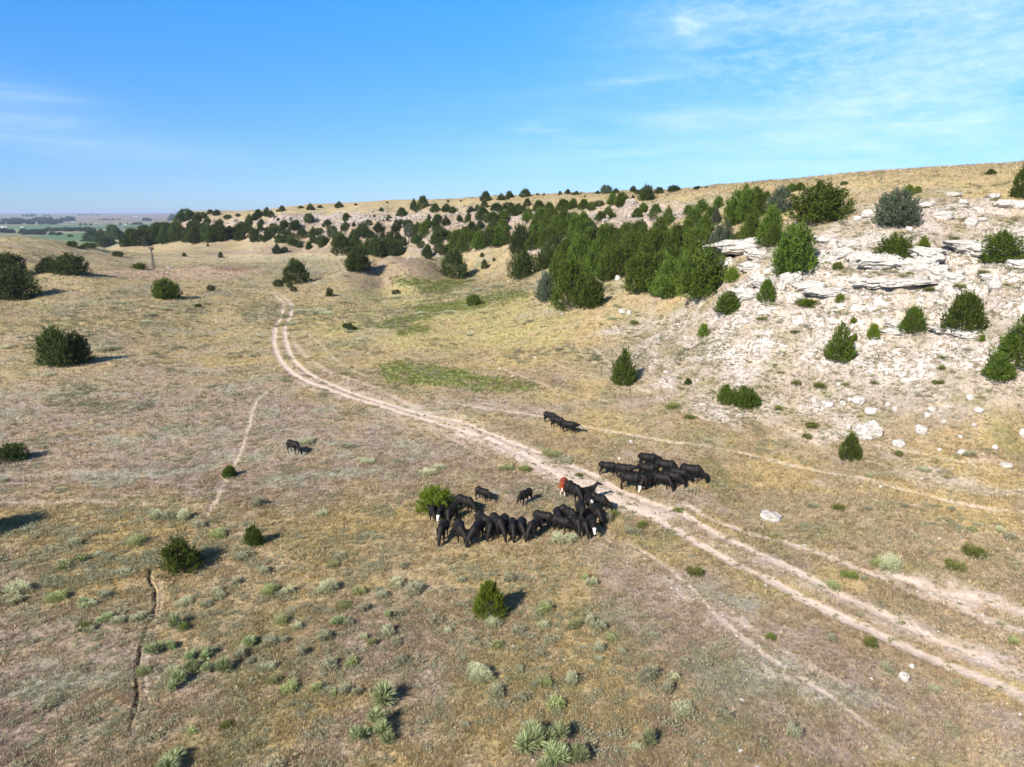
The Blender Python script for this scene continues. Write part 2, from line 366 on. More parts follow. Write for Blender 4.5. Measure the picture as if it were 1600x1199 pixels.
def paint(pts, hw, amt, store, depth, fade=True):
    # pts -> world polyline, resampled
    wp = [cast(u, v)[:2] for u, v in pts]
    wp = np.array(wp)
    # Catmull-Rom smoothing
    out = []
    for i in range(len(wp) - 1):
        p0, p1, p2, p3 = wp[max(i - 1, 0)], wp[i], wp[i + 1], wp[min(i + 2, len(wp) - 1)]
        for t in np.linspace(0, 1, 5, endpoint=False):
            out.append(.5 * ((2 * p1) + (p2 - p0) * t + (2 * p0 - 5 * p1 + 4 * p2 - p3) * t * t + (3 * p1 - p0 - 3 * p2 + p3) * t ** 3))
    out.append(wp[-1]); wp = np.array(out)
    for i in range(len(wp) - 1):
        (x1, y1), (x2, y2) = wp[i], wp[i + 1]
        rm = max(hw * 4, .01 * math.hypot(x1, y1) * 2)
        ths = (math.atan2(x1, y1), math.atan2(x2, y2)); rs = (math.hypot(x1, y1), math.hypot(x2, y2))
        pad = rm / min(rs)
        i0 = max(np.searchsorted(TH, min(ths) - pad) - 1, 0); i1 = np.searchsorted(TH, max(ths) + pad) + 1
        j0 = max(np.searchsorted(RR, min(rs) - rm) - 1, 0); j1 = np.searchsorted(RR, max(rs) + rm) + 1
        X, Y = GX[j0:j1, i0:i1], GY[j0:j1, i0:i1]
        ex, ey = x2 - x1, y2 - y1
        t = np.clip(((X - x1) * ex + (Y - y1) * ey) / (ex * ex + ey * ey + 1e-9), 0, 1)
        d = np.sqrt((X - x1 - t * ex) ** 2 + (Y - y1 - t * ey) ** 2)
        d = d * (1 + .35 * wob[j0:j1, i0:i1]) + .22 * hw * wob2[j0:j1, i0:i1]
        q0 = i / (len(wp) - 1); tap = min(1, q0 / .12 + .1, (1 - q0) / .16) if store is m_trail or hw < .3 else min(1, q0 / .08 + .05)
        m = sstep(hw * (1.3 if store is m_track else 1.6), hw * (.75 if store is m_track else .4), d) * amt * tap
        sub = store[j0:j1, i0:i1]; np.maximum(sub, m, out=sub)
        s2 = dz[j0:j1, i0:i1]; np.maximum(s2, sstep(hw * 1.5, hw * .3, d) * depth * tap, out=s2)
for pts, hw, amt in TRACKS: paint(pts, hw, amt, m_track, .09 * amt)
for pts, hw, amt in TRAILS: paint(pts, hw, amt, m_trail, .07 * amt)
m_gul = np.zeros_like(Z); paint(*GULLY, m_gul, .26)
# bare churned dirt where the herd crosses the track
z_bare = zone([(700,662),(760,676),(850,715),(900,740),(980,772),(1060,798),(1040,812),(980,800),(930,782),(870,752),(800,716),(720,684)], 10, 14, 40, 120)
z_bare2 = np.maximum(zone([(1390,892),(1470,905),(1600,945),(1600,975),(1500,945),(1400,910)], 8, 16, 25, 80),
                     zone([(1040,800),(1130,835),(1250,890),(1400,955),(1600,1035),(1600,1075),(1400,990),(1200,900),(1060,830)], 8, 12, 20, 90) * .55)
gv_ = sstep(-.45, .15, fbm(GX, GY, 1.5, 3, 150)); Z -= np.where(m_gul > .02, dz * (.25 + .75 * gv_), dz)
brk = fbm(GX, GY, 2.2, 5, 140, .6)
z_low = zone([(940,825),(1010,855),(1080,905),(1180,985),(1300,1075),(1420,1165),(1480,1199),(1400,1199),(1260,1110),(1130,1010),(1040,930),(980,870)], 16, 24, 20, 90)
z_strip_l = zone([(440,560),(500,590),(600,618),(700,640),(800,680),(900,730),(860,745),(760,700),(660,672),(560,640),(470,605)], 8, 12, 60, 200) * .5
m_dirt = np.clip(np.maximum(np.maximum(m_track * (1.02 + .8 * brk), z_bare * (1.0 + .9 * brk)), np.maximum(z_bare2 * (.78 + 1.6 * brk), np.maximum(z_strip_l * (.7 + 1.4 * brk), z_low * (.25 + 1.5 * brk)))), 0, 1)
m_trail = np.clip(m_trail * (.95 + .9 * fbm(GX, GY, 1.6, 4, 141)), 0, 1)

# ---- base colours of the land (albedo), patch by patch
def mixc(base, col, m): return base + (np.array(col) - base) * np.clip(m, 0, 1)[..., None]
n1 = fbm(GX, GY, 14, 4, 70); n2 = fbm(GX, GY, 3.0, 4, 71); n3 = fbm(GX, GY, 40, 3, 72); n4 = fbm(GX, GY, 1.1, 3, 73)
SOILM = (.365, .285, .245); GOLD = (.415, .305, .135); OLIVE = (.190, .185, .075); STRAW = (.520, .405, .200); SAGEC = (.270, .270, .200); GREEN = (.225, .290, .060)
LC = np.empty(Z.shape + (3,)); LC[:] = (.325, .245, .155)
LC = mixc(LC, GOLD, sstep(-.1, .25, n1) * .85)
LC = mixc(LC, SOILM, sstep(.05, .4, fbm(GX, GY, 10, 4, 75)) * .7)
LC = mixc(LC, OLIVE, sstep(.05, .4, fbm(GX, GY, 7, 4, 76)) * .65)
LC = mixc(LC, (.255, .175, .125), sstep(.02, .35, fbm(GX, GY, 12, 5, 160)) * .6)
LC = mixc(LC, GOLD, z_gold * .6); LC = mixc(LC, (.315, .232, .205), z_mauve * (.62 + .5 * n2))
LC = mixc(LC, (.31, .32, .25), z_mauve * sstep(.12, .34, fbm(GX, GY * 1.6, 9, 5, 161)) * .7)
LC = mixc(LC, SAGEC, z_mauve * sstep(.1, .4, fbm(GX, GY, 6, 4, 77)) * .5)
mid = sstep(95, 150, RRg)
LC = mixc(LC, STRAW, mid * (.36 + .4 * n3))
LC = mixc(LC, SAGEC, mid * sstep(.05, .35, fbm(GX, GY, 16, 4, 78)) * .45)
LC = mixc(LC, OLIVE, mid * sstep(.10, .40, fbm(GX, GY, 11, 4, 79)) * .5)
LC = mixc(LC, (.44, .325, .17), z_hill * (.7 + .2 * n1))
LC = mixc(LC, (.30, .25, .11), z_hill * sstep(.1, .4, fbm(GX, GY, 12, 4, 80)) * .6)
LC = mixc(LC, (.52, .42, .26), z_pale * .75); LC = mixc(LC, SAGEC, z_sagef * sstep(-.25, .2, n2) * .7)
LC = mixc(LC, (.50, .345, .255), z_pink * .85); LC = mixc(LC, (.23, .12, .085), z_redb * .8)
LC = mixc(LC, (.30, .215, .150), z_mound * .85); LC = mixc(LC, (.27, .20, .165), z_talus * .85)
z_yel = zone([(480, 500), (560, 440), (700, 440), (820, 465), (900, 500), (880, 540), (700, 545), (520, 535)], 20, 30, 90, 320)
LC = mixc(LC, (.40, .37, .13), z_yel * sstep(-.45, .3, n2 + n1 * 1.3) * .6)
LC = mixc(LC, GREEN, z_green * sstep(-.3, .1, n2 + n1 * .4) * .9)
CHK = (.640, .555, .505); ROCK = (.62, .585, .53)
rn = fbm(GX, GY, 7, 5, 130, .62)
zlow_ = sstep(620, 520, V0)
rocky = np.clip(z_chalk * sstep(-.18 + .22 * (1 - zlow_), .22 + .3 * (1 - zlow_), rn) * .78 + z_chalk2 * (.25 + .5 * sstep(-.3, .2, rn + n2 * .4)) + z_path * .5 * sstep(-.1, .3, rn), 0, 1)
LC = mixc(LC, (.385, .315, .255), z_chalk * .85)
LC = mixc(LC, (.24, .205, .105), z_chalk * sstep(.04, .28, fbm(GX, GY, 4, 5, 131)) * .85)
LC = mixc(LC, CHK, rocky)
LC = mixc(LC, (.33, .25, .165), zone([(280,345),(440,336),(640,334),(780,330),(870,336),(800,375),(700,400),(640,400),(520,392),(400,388),(300,384),(250,378)], 8, 10, 230, 640) * .7)
LC = mixc(LC, (.30, .23, .17), z_bluff * .85); LC = mixc(LC, (.45, .38, .33), np.clip(z_bluff * sstep(.0, .35, fbm(GX, GY, 16, 4, 81)) + z_bluff2 * sstep(.05, .3, fbm(GX, GY, 14, 4, 82)), 0, 1) * .8)
LC = mixc(LC, (.42, .33, .29), np.maximum(z_bluff3, np.maximum(z_strip, z_strip2)) * .85)
LC = mixc(LC, (.40, .36, .33), rim * .8)
# far valley: farm fields
far = sstep(620, 900, RRg) * (TT < R(-20))
LC = mixc(LC, (.17, .165, .10), far)
th_d = np.degrees(TT)
fieldn = (np.floor(GX / 420 + GY / 2100) * 7 + np.floor(GY / 520) * 13) % 5
for k, c in enumerate([(.10, .17, .075), (.26, .24, .14), (.13, .19, .085), (.20, .20, .11), (.07, .13, .075)]):
    LC[(far > .5) & (fieldn == k) & (RRg < 5200)] = c
far2 = sstep(4300, 5600, RRg); LC = mixc(LC, (.25, .195, .14), far2 * (.8 + .2 * fbm(GX, GY, 1800, 3, 90)))
LC = mixc(LC, (.12, .15, .09), far2 * sstep(.15, .3, fbm(GX, GY, 900, 3, 91)) * (RRg < 11000))
DIRT = (.620, .490, .405)
LC = mixc(LC, DIRT, m_trail * .68); LC = mixc(LC, DIRT, m_dirt * (.95 + .2 * n4))
LC = mixc(LC, (.16, .12, .095), m_gul * .7)  # gully darkened in the colour, painting in the shade of its bank
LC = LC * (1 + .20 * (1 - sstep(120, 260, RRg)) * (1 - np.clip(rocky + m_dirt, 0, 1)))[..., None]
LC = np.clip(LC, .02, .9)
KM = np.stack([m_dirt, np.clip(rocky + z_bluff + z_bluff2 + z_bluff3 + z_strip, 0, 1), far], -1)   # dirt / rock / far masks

def nt_mat(name):
    m = bpy.data.materials.new(name); m.use_nodes = True; nt = m.node_tree
    b = nt.nodes['Principled BSDF']; b.inputs['Roughness'].default_value = .95
    b.inputs['Specular IOR Level'].default_value = .15
    return m, nt, b
def N(nt, t, **k):
    n = nt.nodes.new(t)
    for a, b in k.items(): setattr(n, a, b)
    return n
def noise(nt, vec, scale, detail=4, rough=.6, dist=0.0):
    n = N(nt, 'ShaderNodeTexNoise'); n.inputs['Scale'].default_value = scale; n.inputs['Detail'].default_value = detail
    n.inputs['Roughness'].default_value = rough; n.inputs['Distortion'].default_value = dist
    nt.links.new(vec, n.inputs['Vector']); return n.outputs['Fac']
def mapr(nt, f, a, b, c=0.0, d=1.0, smooth=True):
    n = N(nt, 'ShaderNodeMapRange', interpolation_type='SMOOTHSTEP' if smooth else 'LINEAR'); nt.links.new(f, n.inputs[0])
    for i, v in enumerate((a, b, c, d)): n.inputs[i + 1].default_value = v
    return n.outputs[0]
def mixn(nt, f, a, b, mode='MIX'):
    n = N(nt, 'ShaderNodeMix', data_type='RGBA', blend_type=mode)
    for s, v in ((n.inputs[0], f), (n.inputs['A'], a), (n.inputs['B'], b)):
        if hasattr(v, 'is_output'): nt.links.new(v, s)
        elif isinstance(v, (tuple, list)): s.default_value = (*v[:3], 1)
        else: s.default_value = v
    return n.outputs['Result']
def mth(nt, op, a, b=0.0):
    n = N(nt, 'ShaderNodeMath', operation=op, use_clamp=False)
    for i, v in enumerate((a, b)):
        if hasattr(v, 'is_output'): nt.links.new(v, n.inputs[i])
        else: n.inputs[i].default_value = v
    return n.outputs[0]
def ground_material():
    m, nt, b = nt_mat('prairie_ground')
    at = N(nt, 'ShaderNodeAttribute', attribute_name='land'); km = N(nt, 'ShaderNodeAttribute', attribute_name='masks')
    ks = N(nt, 'ShaderNodeSeparateColor'); nt.links.new(km.outputs['Color'], ks.inputs[0])
    geo = N(nt, 'ShaderNodeNewGeometry'); pos = geo.outputs['Position']
    dirt, rock, farm = ks.outputs[0], ks.outputs[1], ks.outputs[2]
    fine = noise(nt, pos, 3.2, 6, .72); tuft = noise(nt, pos, 1.1, 7, .7, .6); grain = noise(nt, pos, 14, 3, .7); broad = noise(nt, pos, .25, 5, .65)
    c = at.outputs['Color']
    # grass mottling: straw tips, dark litter and painted shade between tufts, grey dead stems
    g = mth(nt, 'SUBTRACT', 1.0, mth(nt, 'MAXIMUM', dirt, mth(nt, 'MULTIPLY', rock, .8)))
    g = mth(nt, 'MULTIPLY', g, mth(nt, 'SUBTRACT', 1.0, mth(nt, 'MULTIPLY', farm, .8)))
    coarse = noise(nt, pos, .55, 6, .75, .8); mids = noise(nt, pos, 1.9, 5, .75)
    c = mixn(nt, mth(nt, 'MULTIPLY', mapr(nt, fine, .52, .62), mth(nt, 'MULTIPLY', g, .7)), c, (.075, .06, .04))
    c = mixn(nt, mth(nt, 'MULTIPLY', mapr(nt, mids, .54, .66), mth(nt, 'MULTIPLY', g, .55)), c, (.13, .115, .055))
    c = mixn(nt, mth(nt, 'MULTIPLY', mapr(nt, coarse, .54, .64), mth(nt, 'MULTIPLY', g, .55)), c, (.20, .195, .105))
    c = mixn(nt, mth(nt, 'MULTIPLY', mapr(nt, coarse, .44, .34), mth(nt, 'MULTIPLY', g, .5)), c, (.55, .44, .25))
    c = mixn(nt, mth(nt, 'MULTIPLY', mapr(nt, fine, .46, .34), mth(nt, 'MULTIPLY', g, .50)), c, (.56, .46, .30))
    c = mixn(nt, mth(nt, 'MULTIPLY', mapr(nt, tuft, .54, .66), mth(nt, 'MULTIPLY', g, .45)), c, (.20, .19, .10))
    c = mixn(nt, mth(nt, 'MULTIPLY', mapr(nt, broad, .52, .68), mth(nt, 'MULTIPLY', g, .35)), c, (.36, .29, .25))
    c = mixn(nt, mth(nt, 'MULTIPLY', mapr(nt, broad, .48, .34), mth(nt, 'MULTIPLY', g, .30)), c, (.44, .31, .13))
    # bare chalk between grass, stones, cracks
    vor = N(nt, 'ShaderNodeTexVoronoi', feature='DISTANCE_TO_EDGE'); vor.inputs['Scale'].default_value = 1.6; vor.inputs['Randomness'].default_value = 1
    wv = N(nt, 'ShaderNodeVectorMath', operation='ADD'); nt.links.new(pos, wv.inputs[0])
    nn = N(nt, 'ShaderNodeTexNoise'); nn.inputs['Scale'].default_value = 1.5; nt.links.new(pos, nn.inputs['Vector']); nt.links.new(nn.outputs['Color'], wv.inputs[1])
    nt.links.new(wv.outputs[0], vor.inputs['Vector'])
    c = mixn(nt, mth(nt, 'MULTIPLY', mapr(nt, tuft, .51, .56), mth(nt, 'MULTIPLY', rock, .92)), c, (.22, .175, .10))
    c = mixn(nt, mth(nt, 'MULTIPLY', mapr(nt, mids, .54, .60), mth(nt, 'MULTIPLY', rock, .85)), c, (.24, .175, .12))
    c = mixn(nt, mth(nt, 'MULTIPLY', mapr(nt, fine, .55, .68), mth(nt, 'MULTIPLY', rock, .55)), c, (.30, .22, .17))
    c = mixn(nt, mth(nt, 'MULTIPLY', mapr(nt, grain, .55, .72), mth(nt, 'MULTIPLY', rock, .35)), c, (.70, .63, .57))
    # dirt: pebbles, straw litter
    c = mixn(nt, mth(nt, 'MULTIPLY', mapr(nt, grain, .56, .70), mth(nt, 'MULTIPLY', dirt, .45)), c, (.72, .62, .54))
    c = mixn(nt, mth(nt, 'MULTIPLY', mapr(nt, fine, .58, .72), mth(nt, 'MULTIPLY', dirt, .55)), c, (.36, .26, .19))
    nt.links.new(c, b.inputs['Base Color'])
    h = mth(nt, 'ADD', mth(nt, 'MULTIPLY', fine, .30), mth(nt, 'MULTIPLY', grain, .06))
    h = mth(nt, 'ADD', h, mth(nt, 'MULTIPLY', tuft, .35))
    bp = N(nt, 'ShaderNodeBump'); bp.inputs['Distance'].default_value = .5; bp.inputs['Strength'].default_value = .8
    nt.links.new(h, bp.inputs['Height']); nt.links.new(bp.outputs[0], b.inputs['Normal'])
    return m
M_ground = ground_material()

# ---- the land as one sheet, divided into the named pieces it is made of
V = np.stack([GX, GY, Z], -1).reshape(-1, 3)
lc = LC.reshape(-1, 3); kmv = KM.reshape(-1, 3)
idx = np.arange(NR * NT).reshape(NR, NT)
F = np.stack([idx[:-1, :-1], idx[1:, :-1], idx[1:, 1:], idx[:-1, 1:]], -1)[:, :, ::-1]
Fm = F.reshape(-1, 4)
def facemean(A): return ((A[:-1, :-1] + A[1:, :-1] + A[1:, 1:] + A[:-1, 1:]) / 4).reshape(-1)
ft = facemean(m_track + z_bare * .8); fl = facemean(m_trail); fc = facemean(z_chalk); fb = facemean(np.clip(z_bluff + z_bluff2 + z_bluff3, 0, 1)); fr_ = facemean(RRg)
cls = np.zeros(len(Fm), int)
cls[(fr_ > 640) & (facemean(TT) < R(-20))] = 4
cls[fc > .5] = 2; cls[fb > .5] = 3; cls[(fl > .4) & (cls != 4)] = 5; cls[(ft > .38)] = 1
# smooth normals shared by all pieces so the seams do not show
du = np.zeros(V.shape).reshape(NR, NT, 3); G3 = V.reshape(NR, NT, 3)
gu = np.gradient(G3, axis=1); gv = np.gradient(G3, axis=0)
nrm = np.cross(gu, gv); nrm *= np.sign(nrm[..., 2:3]); nrm /= np.linalg.norm(nrm, axis=-1, keepdims=True) + 1e-12
nrm = nrm.reshape(-1, 3).astype(np.float32)
for k, nm in ((0, 'ground'), (1, 'dirt_track'), (2, 'chalk_slope'), (3, 'rocky_bluff'), (4, 'valley_fields'), (5, 'cattle_trail')):
    f = Fm[cls == k]
    if not len(f): continue
    used, inv = np.unique(f, return_inverse=True)
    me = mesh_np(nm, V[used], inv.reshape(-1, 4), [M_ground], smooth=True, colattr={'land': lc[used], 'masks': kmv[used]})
    me.normals_split_custom_set_from_vertices(nrm[used])
    thing(link(nm, me), kind='structure')
# ------------------------------------------------------------------ foliage building blocks
def leaf_mat(name, col, col2, trans=.25, rough=.75):
    m = bpy.data.materials.new(name); m.use_nodes = True; nt = m.node_tree; b = nt.nodes['Principled BSDF']
    b.inputs['Roughness'].default_value = rough; b.inputs['Specular IOR Level'].default_value = .2
    at = N(nt, 'ShaderNodeAttribute', attribute_name='leaf'); s = N(nt, 'ShaderNodeSeparateColor'); nt.links.new(at.outputs['Color'], s.inputs[0])
    oi = N(nt, 'ShaderNodeObjectInfo')
    c = mixn(nt, s.outputs[0], col, col2)
    dead = mixn(nt, mth(nt, 'MULTIPLY', mapr(nt, s.outputs[1], .93, .97), .8), c, (.16, .125, .09))
    v = N(nt, 'ShaderNodeHueSaturation'); nt.links.new(dead, v.inputs['Color'])
    nt.links.new(mapr(nt, oi.outputs['Random'], 0, 1, .7, 1.3, False), v.inputs['Value'])
    nt.links.new(mapr(nt, oi.outputs['Random'], 0, 1, .485, .51, False), v.inputs['Hue'])
    nt.links.new(v.outputs[0], b.inputs['Base Color'])
    tr = N(nt, 'ShaderNodeBsdfTranslucent'); nt.links.new(v.outputs[0], tr.inputs[0])
    ms = N(nt, 'ShaderNodeMixShader'); ms.inputs[0].default_value = trans
    nt.links.new(b.outputs[0], ms.inputs[1]); nt.links.new(tr.outputs[0], ms.inputs[2])
    nt.links.new(ms.outputs[0], nt.nodes['Material Output'].inputs[0])
    return m
M_leaf = {
 'G': leaf_mat('juniper_green', (.028, .054, .008), (.130, .182, .022)),
 'D': leaf_mat('juniper_dark', (.026, .042, .010), (.100, .132, .030)),
 'S': leaf_mat('juniper_grey', (.045, .060, .034), (.115, .138, .085)),
 'B': leaf_mat('bush_bright', (.060, .095, .008), (.190, .250, .020)),
}
M_sage = {'s': leaf_mat('sagebrush_grey', (.290, .280, .160), (.640, .630, .410), .42), 'g': leaf_mat('sagebrush_green', (.230, .250, .090), (.520, .540, .250), .42),
          'w': leaf_mat('forb_green', (.110, .130, .030), (.240, .265, .070), .3)}
M_yucca = leaf_mat('yucca_blades', (.190, .220, .095), (.520, .570, .290), .2, .5)
def bark_mat():
    m, nt, b = nt_mat('juniper_bark'); tcn = N(nt, 'ShaderNodeTexCoord')
    f = noise(nt, tcn.outputs['Object'], 9, 5, .7); nt.links.new(mixn(nt, mapr(nt, f, .35, .65), (.10, .07, .05), (.22, .17, .135)), b.inputs['Base Color'])
    return m
M_bark = bark_mat()

def rand_dirs(n, r):
    v = r.normal(size=(n, 3)); return v / np.linalg.norm(v, axis=1, keepdims=True)
def tri_cloud(P0, A, B, c1, c2):
    """one triangle per row: P0-A*.5, P0+A*.5, P0+B"""
    n = len(P0); V = np.empty((n, 3, 3)); V[:, 0] = P0 - A * .5; V[:, 1] = P0 + A * .5; V[:, 2] = P0 + B
    F = np.arange(n * 3).reshape(n, 3); C = np.repeat(np.stack([c1, c2, np.zeros(n)], -1), 3, 0)
    return V.reshape(-1, 3), F, C
def crown(seed, shape, plumes=430, per=34):
    r = np.random.default_rng(seed)
    subs = {'round': [(0, 0, 1, 1)], 'cone': [(0, 0, 1, 1)], 'egg': [(0, 0, 1, 1)],
            'multi': [(0, 0, 1, .72), (.24, .06, .80, .52), (-.25, -.04, .86, .50), (.05, -.22, .66, .5)],
            'wide': [(0, 0, 1, .62), (.30, .05, .86, .48), (-.31, .03, .82, .46), (.02, -.26, .8, .5), (.05, .28, .85, .5)],
            'open': [(0, 0, 1, .5), (.27, .1, .82, .42), (-.26, .08, .88, .40), (-.06, -.28, .6, .42), (.2, -.2, .55, .4)]}[shape]
    Pp, Dd, Ll = [], [], []
    lump = r.uniform(0, 6.28, 8); la = r.uniform(.02, .065, 8)
    tot = sum(s[3] ** 2 for s in subs)
    for (ox, oy, hh, ww) in subs:
        n = int(plumes * ww * ww / tot)
        if shape == 'cone': h = 1 - np.sqrt(r.uniform(0, 1, n)) * .99
        else: h = r.beta(1.25, 1.35, n)
        a = r.uniform(0, 2 * np.pi, n)
        if shape == 'cone': rad = .5 * np.power(np.clip(1 - h, 0, 1), .82) * np.clip(.45 + h * 7, 0, 1)
        elif shape == 'egg': rad = .5 * np.clip(1 - h, 0, 1) ** .56 * np.clip(.72 + h * 2.4, 0, 1) * 1.12
        elif shape == 'round': rad = .5 * np.sqrt(np.clip(1 - ((h - .40) / .62) ** 2, 0.0, 1))
        else: rad = .5 * np.clip(1 - h, 0, 1) ** .48 * np.clip(.72 + h * 2.4, 0, 1) * 1.08
        rad = rad * (1 + sum(la[k] * np.sin(a * (k % 4 + 1) + h * (3 + k) * 2 + lump[k]) for k in range(8)))
        q = np.where(r.uniform(size=n) < .74, r.uniform(.80, 1.04, n), r.uniform(.25, .8, n))
        x = np.cos(a) * rad * q * ww + ox; y = np.sin(a) * rad * q * ww + oy; z = (h * .93 + .02) * hh
        Pp.append(np.stack([x, y, z], -1))
        d = np.stack([np.cos(a) * .8, np.sin(a) * .8, .35 + 1.1 * h], -1) + r.normal(size=(n, 3)) * .25
        Dd.append(d / np.linalg.norm(d, axis=1, keepdims=True)); Ll.append(r.uniform(.07, .15, n) * (1.15 if shape == 'open' else 1))
    P_ = np.concatenate(Pp); D_ = np.concatenate(Dd); L_ = np.concatenate(Ll); n = len(P_)
    lead = (r.uniform(size=n) < .24) & (np.hypot(P_[:, 0], P_[:, 1]) > .05); L_[lead] *= r.uniform(1.5, 2.7, lead.sum()); D_[lead] += np.array([0, 0, .7]); D_ /= np.linalg.norm(D_, axis=1, keepdims=True)
    bright = np.clip(r.normal(.5, .33, n), 0, 1)
    k = np.repeat(np.arange(n), per); m = len(k)
    t = r.uniform(-.35, 1.0, m); side = rand_dirs(m, r)
    wdt = .036 * (1.15 - np.abs(t)) * np.minimum(L_[k], .16) / .1
    pos = P_[k] + D_[k] * (t * L_[k])[:, None] + side * wdt[:, None]
    dl = D_[k] + rand_dirs(m, r) * .75; dl /= np.linalg.norm(dl, axis=1, keepdims=True)
    ln = r.uniform(.020, .044, m)
    A = np.cross(dl, rand_dirs(m, r)); A /= np.linalg.norm(A, axis=1, keepdims=True) + 1e-9
    pos[:, 2] = np.maximum(pos[:, 2], 0.0)
    c1 = np.clip(bright[k] + r.normal(0, .16, m) + t * .15, 0, 1); c2 = r.uniform(0, 1, m) * .5 + .5 * np.repeat(r.uniform(0, 1, n), per)
    V, F, Cc = tri_cloud(pos, A * (ln * .62)[:, None], dl * ln[:, None], c1, c2)
    return V, F, Cc
def tube(pts, rad, sides=7):
    V, F = [], []
    for i, (p, rr_) in enumerate(zip(pts, rad)):
        p = Vector(p); d = (Vector(pts[min(i + 1, len(pts) - 1)]) - Vector(pts[max(i - 1, 0)])).normalized()
        a = d.cross(Vector((.3, 1, .1))).normalized(); b = d.cross(a)
        for k in range(sides):
            an = 2 * math.pi * k / sides; q_ = p + (a * math.cos(an) + b * math.sin(an)) * rr_; V.append(q_[:])
    for i in range(len(pts) - 1):
        for k in range(sides):
            k2 = (k + 1) % sides; F.append((i * sides + k, i * sides + k2, (i + 1) * sides + k2, (i + 1) * sides + k))
    return np.array(V), np.array(F)
def cat_parts(parts):
    V, F, o = [], [], 0
    for v, f in parts: V.append(v); F.append(f + o); o += len(v)
    return np.concatenate(V), np.concatenate(F)
def trunk_np(seed):
    r = random.Random(seed); parts = [tube([(0, 0, -.08), (.005, 0, .0), (.01, .01, .25), (0, .015, .55), (.01, 0, .86)], [.040, .034, .026, .016, .004])]
    for k in range(9):
        a = r.uniform(0, 6.28); z0 = r.uniform(.08, .5); l = r.uniform(.2, .34)
        parts.append(tube([(0, 0, z0), (math.cos(a) * l * .5, math.sin(a) * l * .5, z0 + .05), (math.cos(a) * l, math.sin(a) * l, z0 + .2)], [.014, .009, .003], 5))
    return cat_parts(parts)
SHAPES = {}
for nm, shape, seeds, plm in (('round', 'round', (1, 2, 3), 560), ('cone', 'cone', (4, 5), 520), ('egg', 'egg', (6, 7, 8), 620), ('multi', 'multi', (9, 10, 11), 680), ('wide', 'wide', (12, 13), 700), ('open', 'open', (14, 15), 460)):
    SHAPES[nm] = [crown(s, shape, plm) for s in seeds]
_crown_me = {}
def crown_mesh(shape, i, mat):
    k = (shape, i % len(SHAPES[shape]), mat)
    if k not in _crown_me:
        V_, F_, C_ = SHAPES[k[0]][k[1]]
        _crown_me[k] = mesh_np('crown', V_, F_, [M_leaf[mat]], False, {'leaf': C_})
    return _crown_me[k]
TRUNKS = [mesh_np('trunk', *trunk_np(s), [M_bark], True) for s in (1, 2, 3)]
REG = []           # (object, u, v, kind key) for the naming pass at the end
DEFER = []
def add_tree(u, v, w, h, mat='D', shape='round', at=None, grp=None, name='juniper_tree', cat='tree', tmin=22, key='tree', sink=.03):
    if name == 'juniper_tree' and DEFER is not None: DEFER.append((u, v, w, h, mat, shape, at, grp, name, cat, tmin, key, sink)); return None
    x, y, z, t = at if at else cast(u, v, tmin)
    W_ = w * t / FPX * 1.04; H_ = h * t / FPX * 1.02
    e = empty(name, (x, y, z - H_ * sink), random.uniform(0, 6.28), (W_, W_ * random.uniform(.9, 1.1), H_))
    link('crown', crown_mesh(shape, random.randrange(9), mat), e); link('trunk', TRUNKS[random.randrange(3)], e)
    thing(e, None, cat, grp); REG.append([e, u, v, key, w, h, mat, shape]); return e

G_SKY = 'junipers along the ridge skyline'; G_NOSE = 'junipers on the far end of the bluff'; G_BLUFF = 'junipers on the pale bluff'; G_GROVE = 'junipers of the hillside grove'
G_CHALK = 'junipers on the chalk slope'; G_FLAT = 'junipers on the open grass'
def many(rows, grp, **k):
    for rw in rows:
        u, v, w, h = rw[:4]; mat = rw[4] if len(rw) > 4 else 'D'; sh = rw[5] if len(rw) > 5 else (random.choice(('cone', 'egg', 'multi', 'multi', 'open')) if w > 18 else random.choice(('round', 'egg', 'multi', 'cone')))
        add_tree(u, v, w, h, mat, sh, grp=grp, **k)
# open grass and valley floor
many([(12,432,58,36,'D','multi'),(25,467,66,52,'D','wide'),(78,426,34,24,'D','multi'),(112,429,52,33,'D','wide'),(261,467,44,32,'G','multi'),(330,455,11,9,'D','round'),(310,481,9,6,'D','round'),
      (88,572,52,64,'D','multi'),(120,568,44,50,'D','multi'),(463,443,37,35,'D','egg'),(435,448,14,11,'D','round'),(453,450,8,7,'D','round'),(459,456,9,8,'D','round'),
      (560,423,42,38,'D','multi'),(709,434,40,43,'D','egg'),(740,478,19,17,'G','round'),(757,420,10,14,'D','egg'),(753,402,6,7,'D','egg'),(772,408,5,5,'D','egg'),(619,460,11,7,'D','round'),(515,463,12,14,'D','open'),
      (184,401,14,8,'D','round'),(345,403,7,9,'D','egg'),(458,408,5,5,'D','round'),(113,386,13,9,'D','round'),(126,389,9,5,'D','round'),(140,388,19,8,'D','round'),(669,405,9,9,'D','round'),
      (19,719,42,28,'D','wide'),(359,745,23,18,'G','multi'),(280,889,68,52,'G','open'),(397,851,28,32,'G','multi'),(765,961,43,56,'B','egg'),(975,599,39,56,'G','cone'),(1099,526,17,20,'B','egg'),(1075,601,10,10,'D','egg'),
      (543,513,14,8,'D','round'),(550,516,14,6,'D','round'),(288,401,6,6,'D','egg')], G_FLAT)
add_tree(682, 801, 58, 44, 'B', 'wide', grp=G_FLAT, cat='bush', name='juniper_bush')
add_tree(-62, 842, 76, 80, 'D', 'wide', grp=G_FLAT)          # just outside the frame; its shadow reaches in at the left edge
add_tree(218, 421, 24, 10, 'B', 'wide', grp=G_FLAT, cat='bush', name='willow_bush')
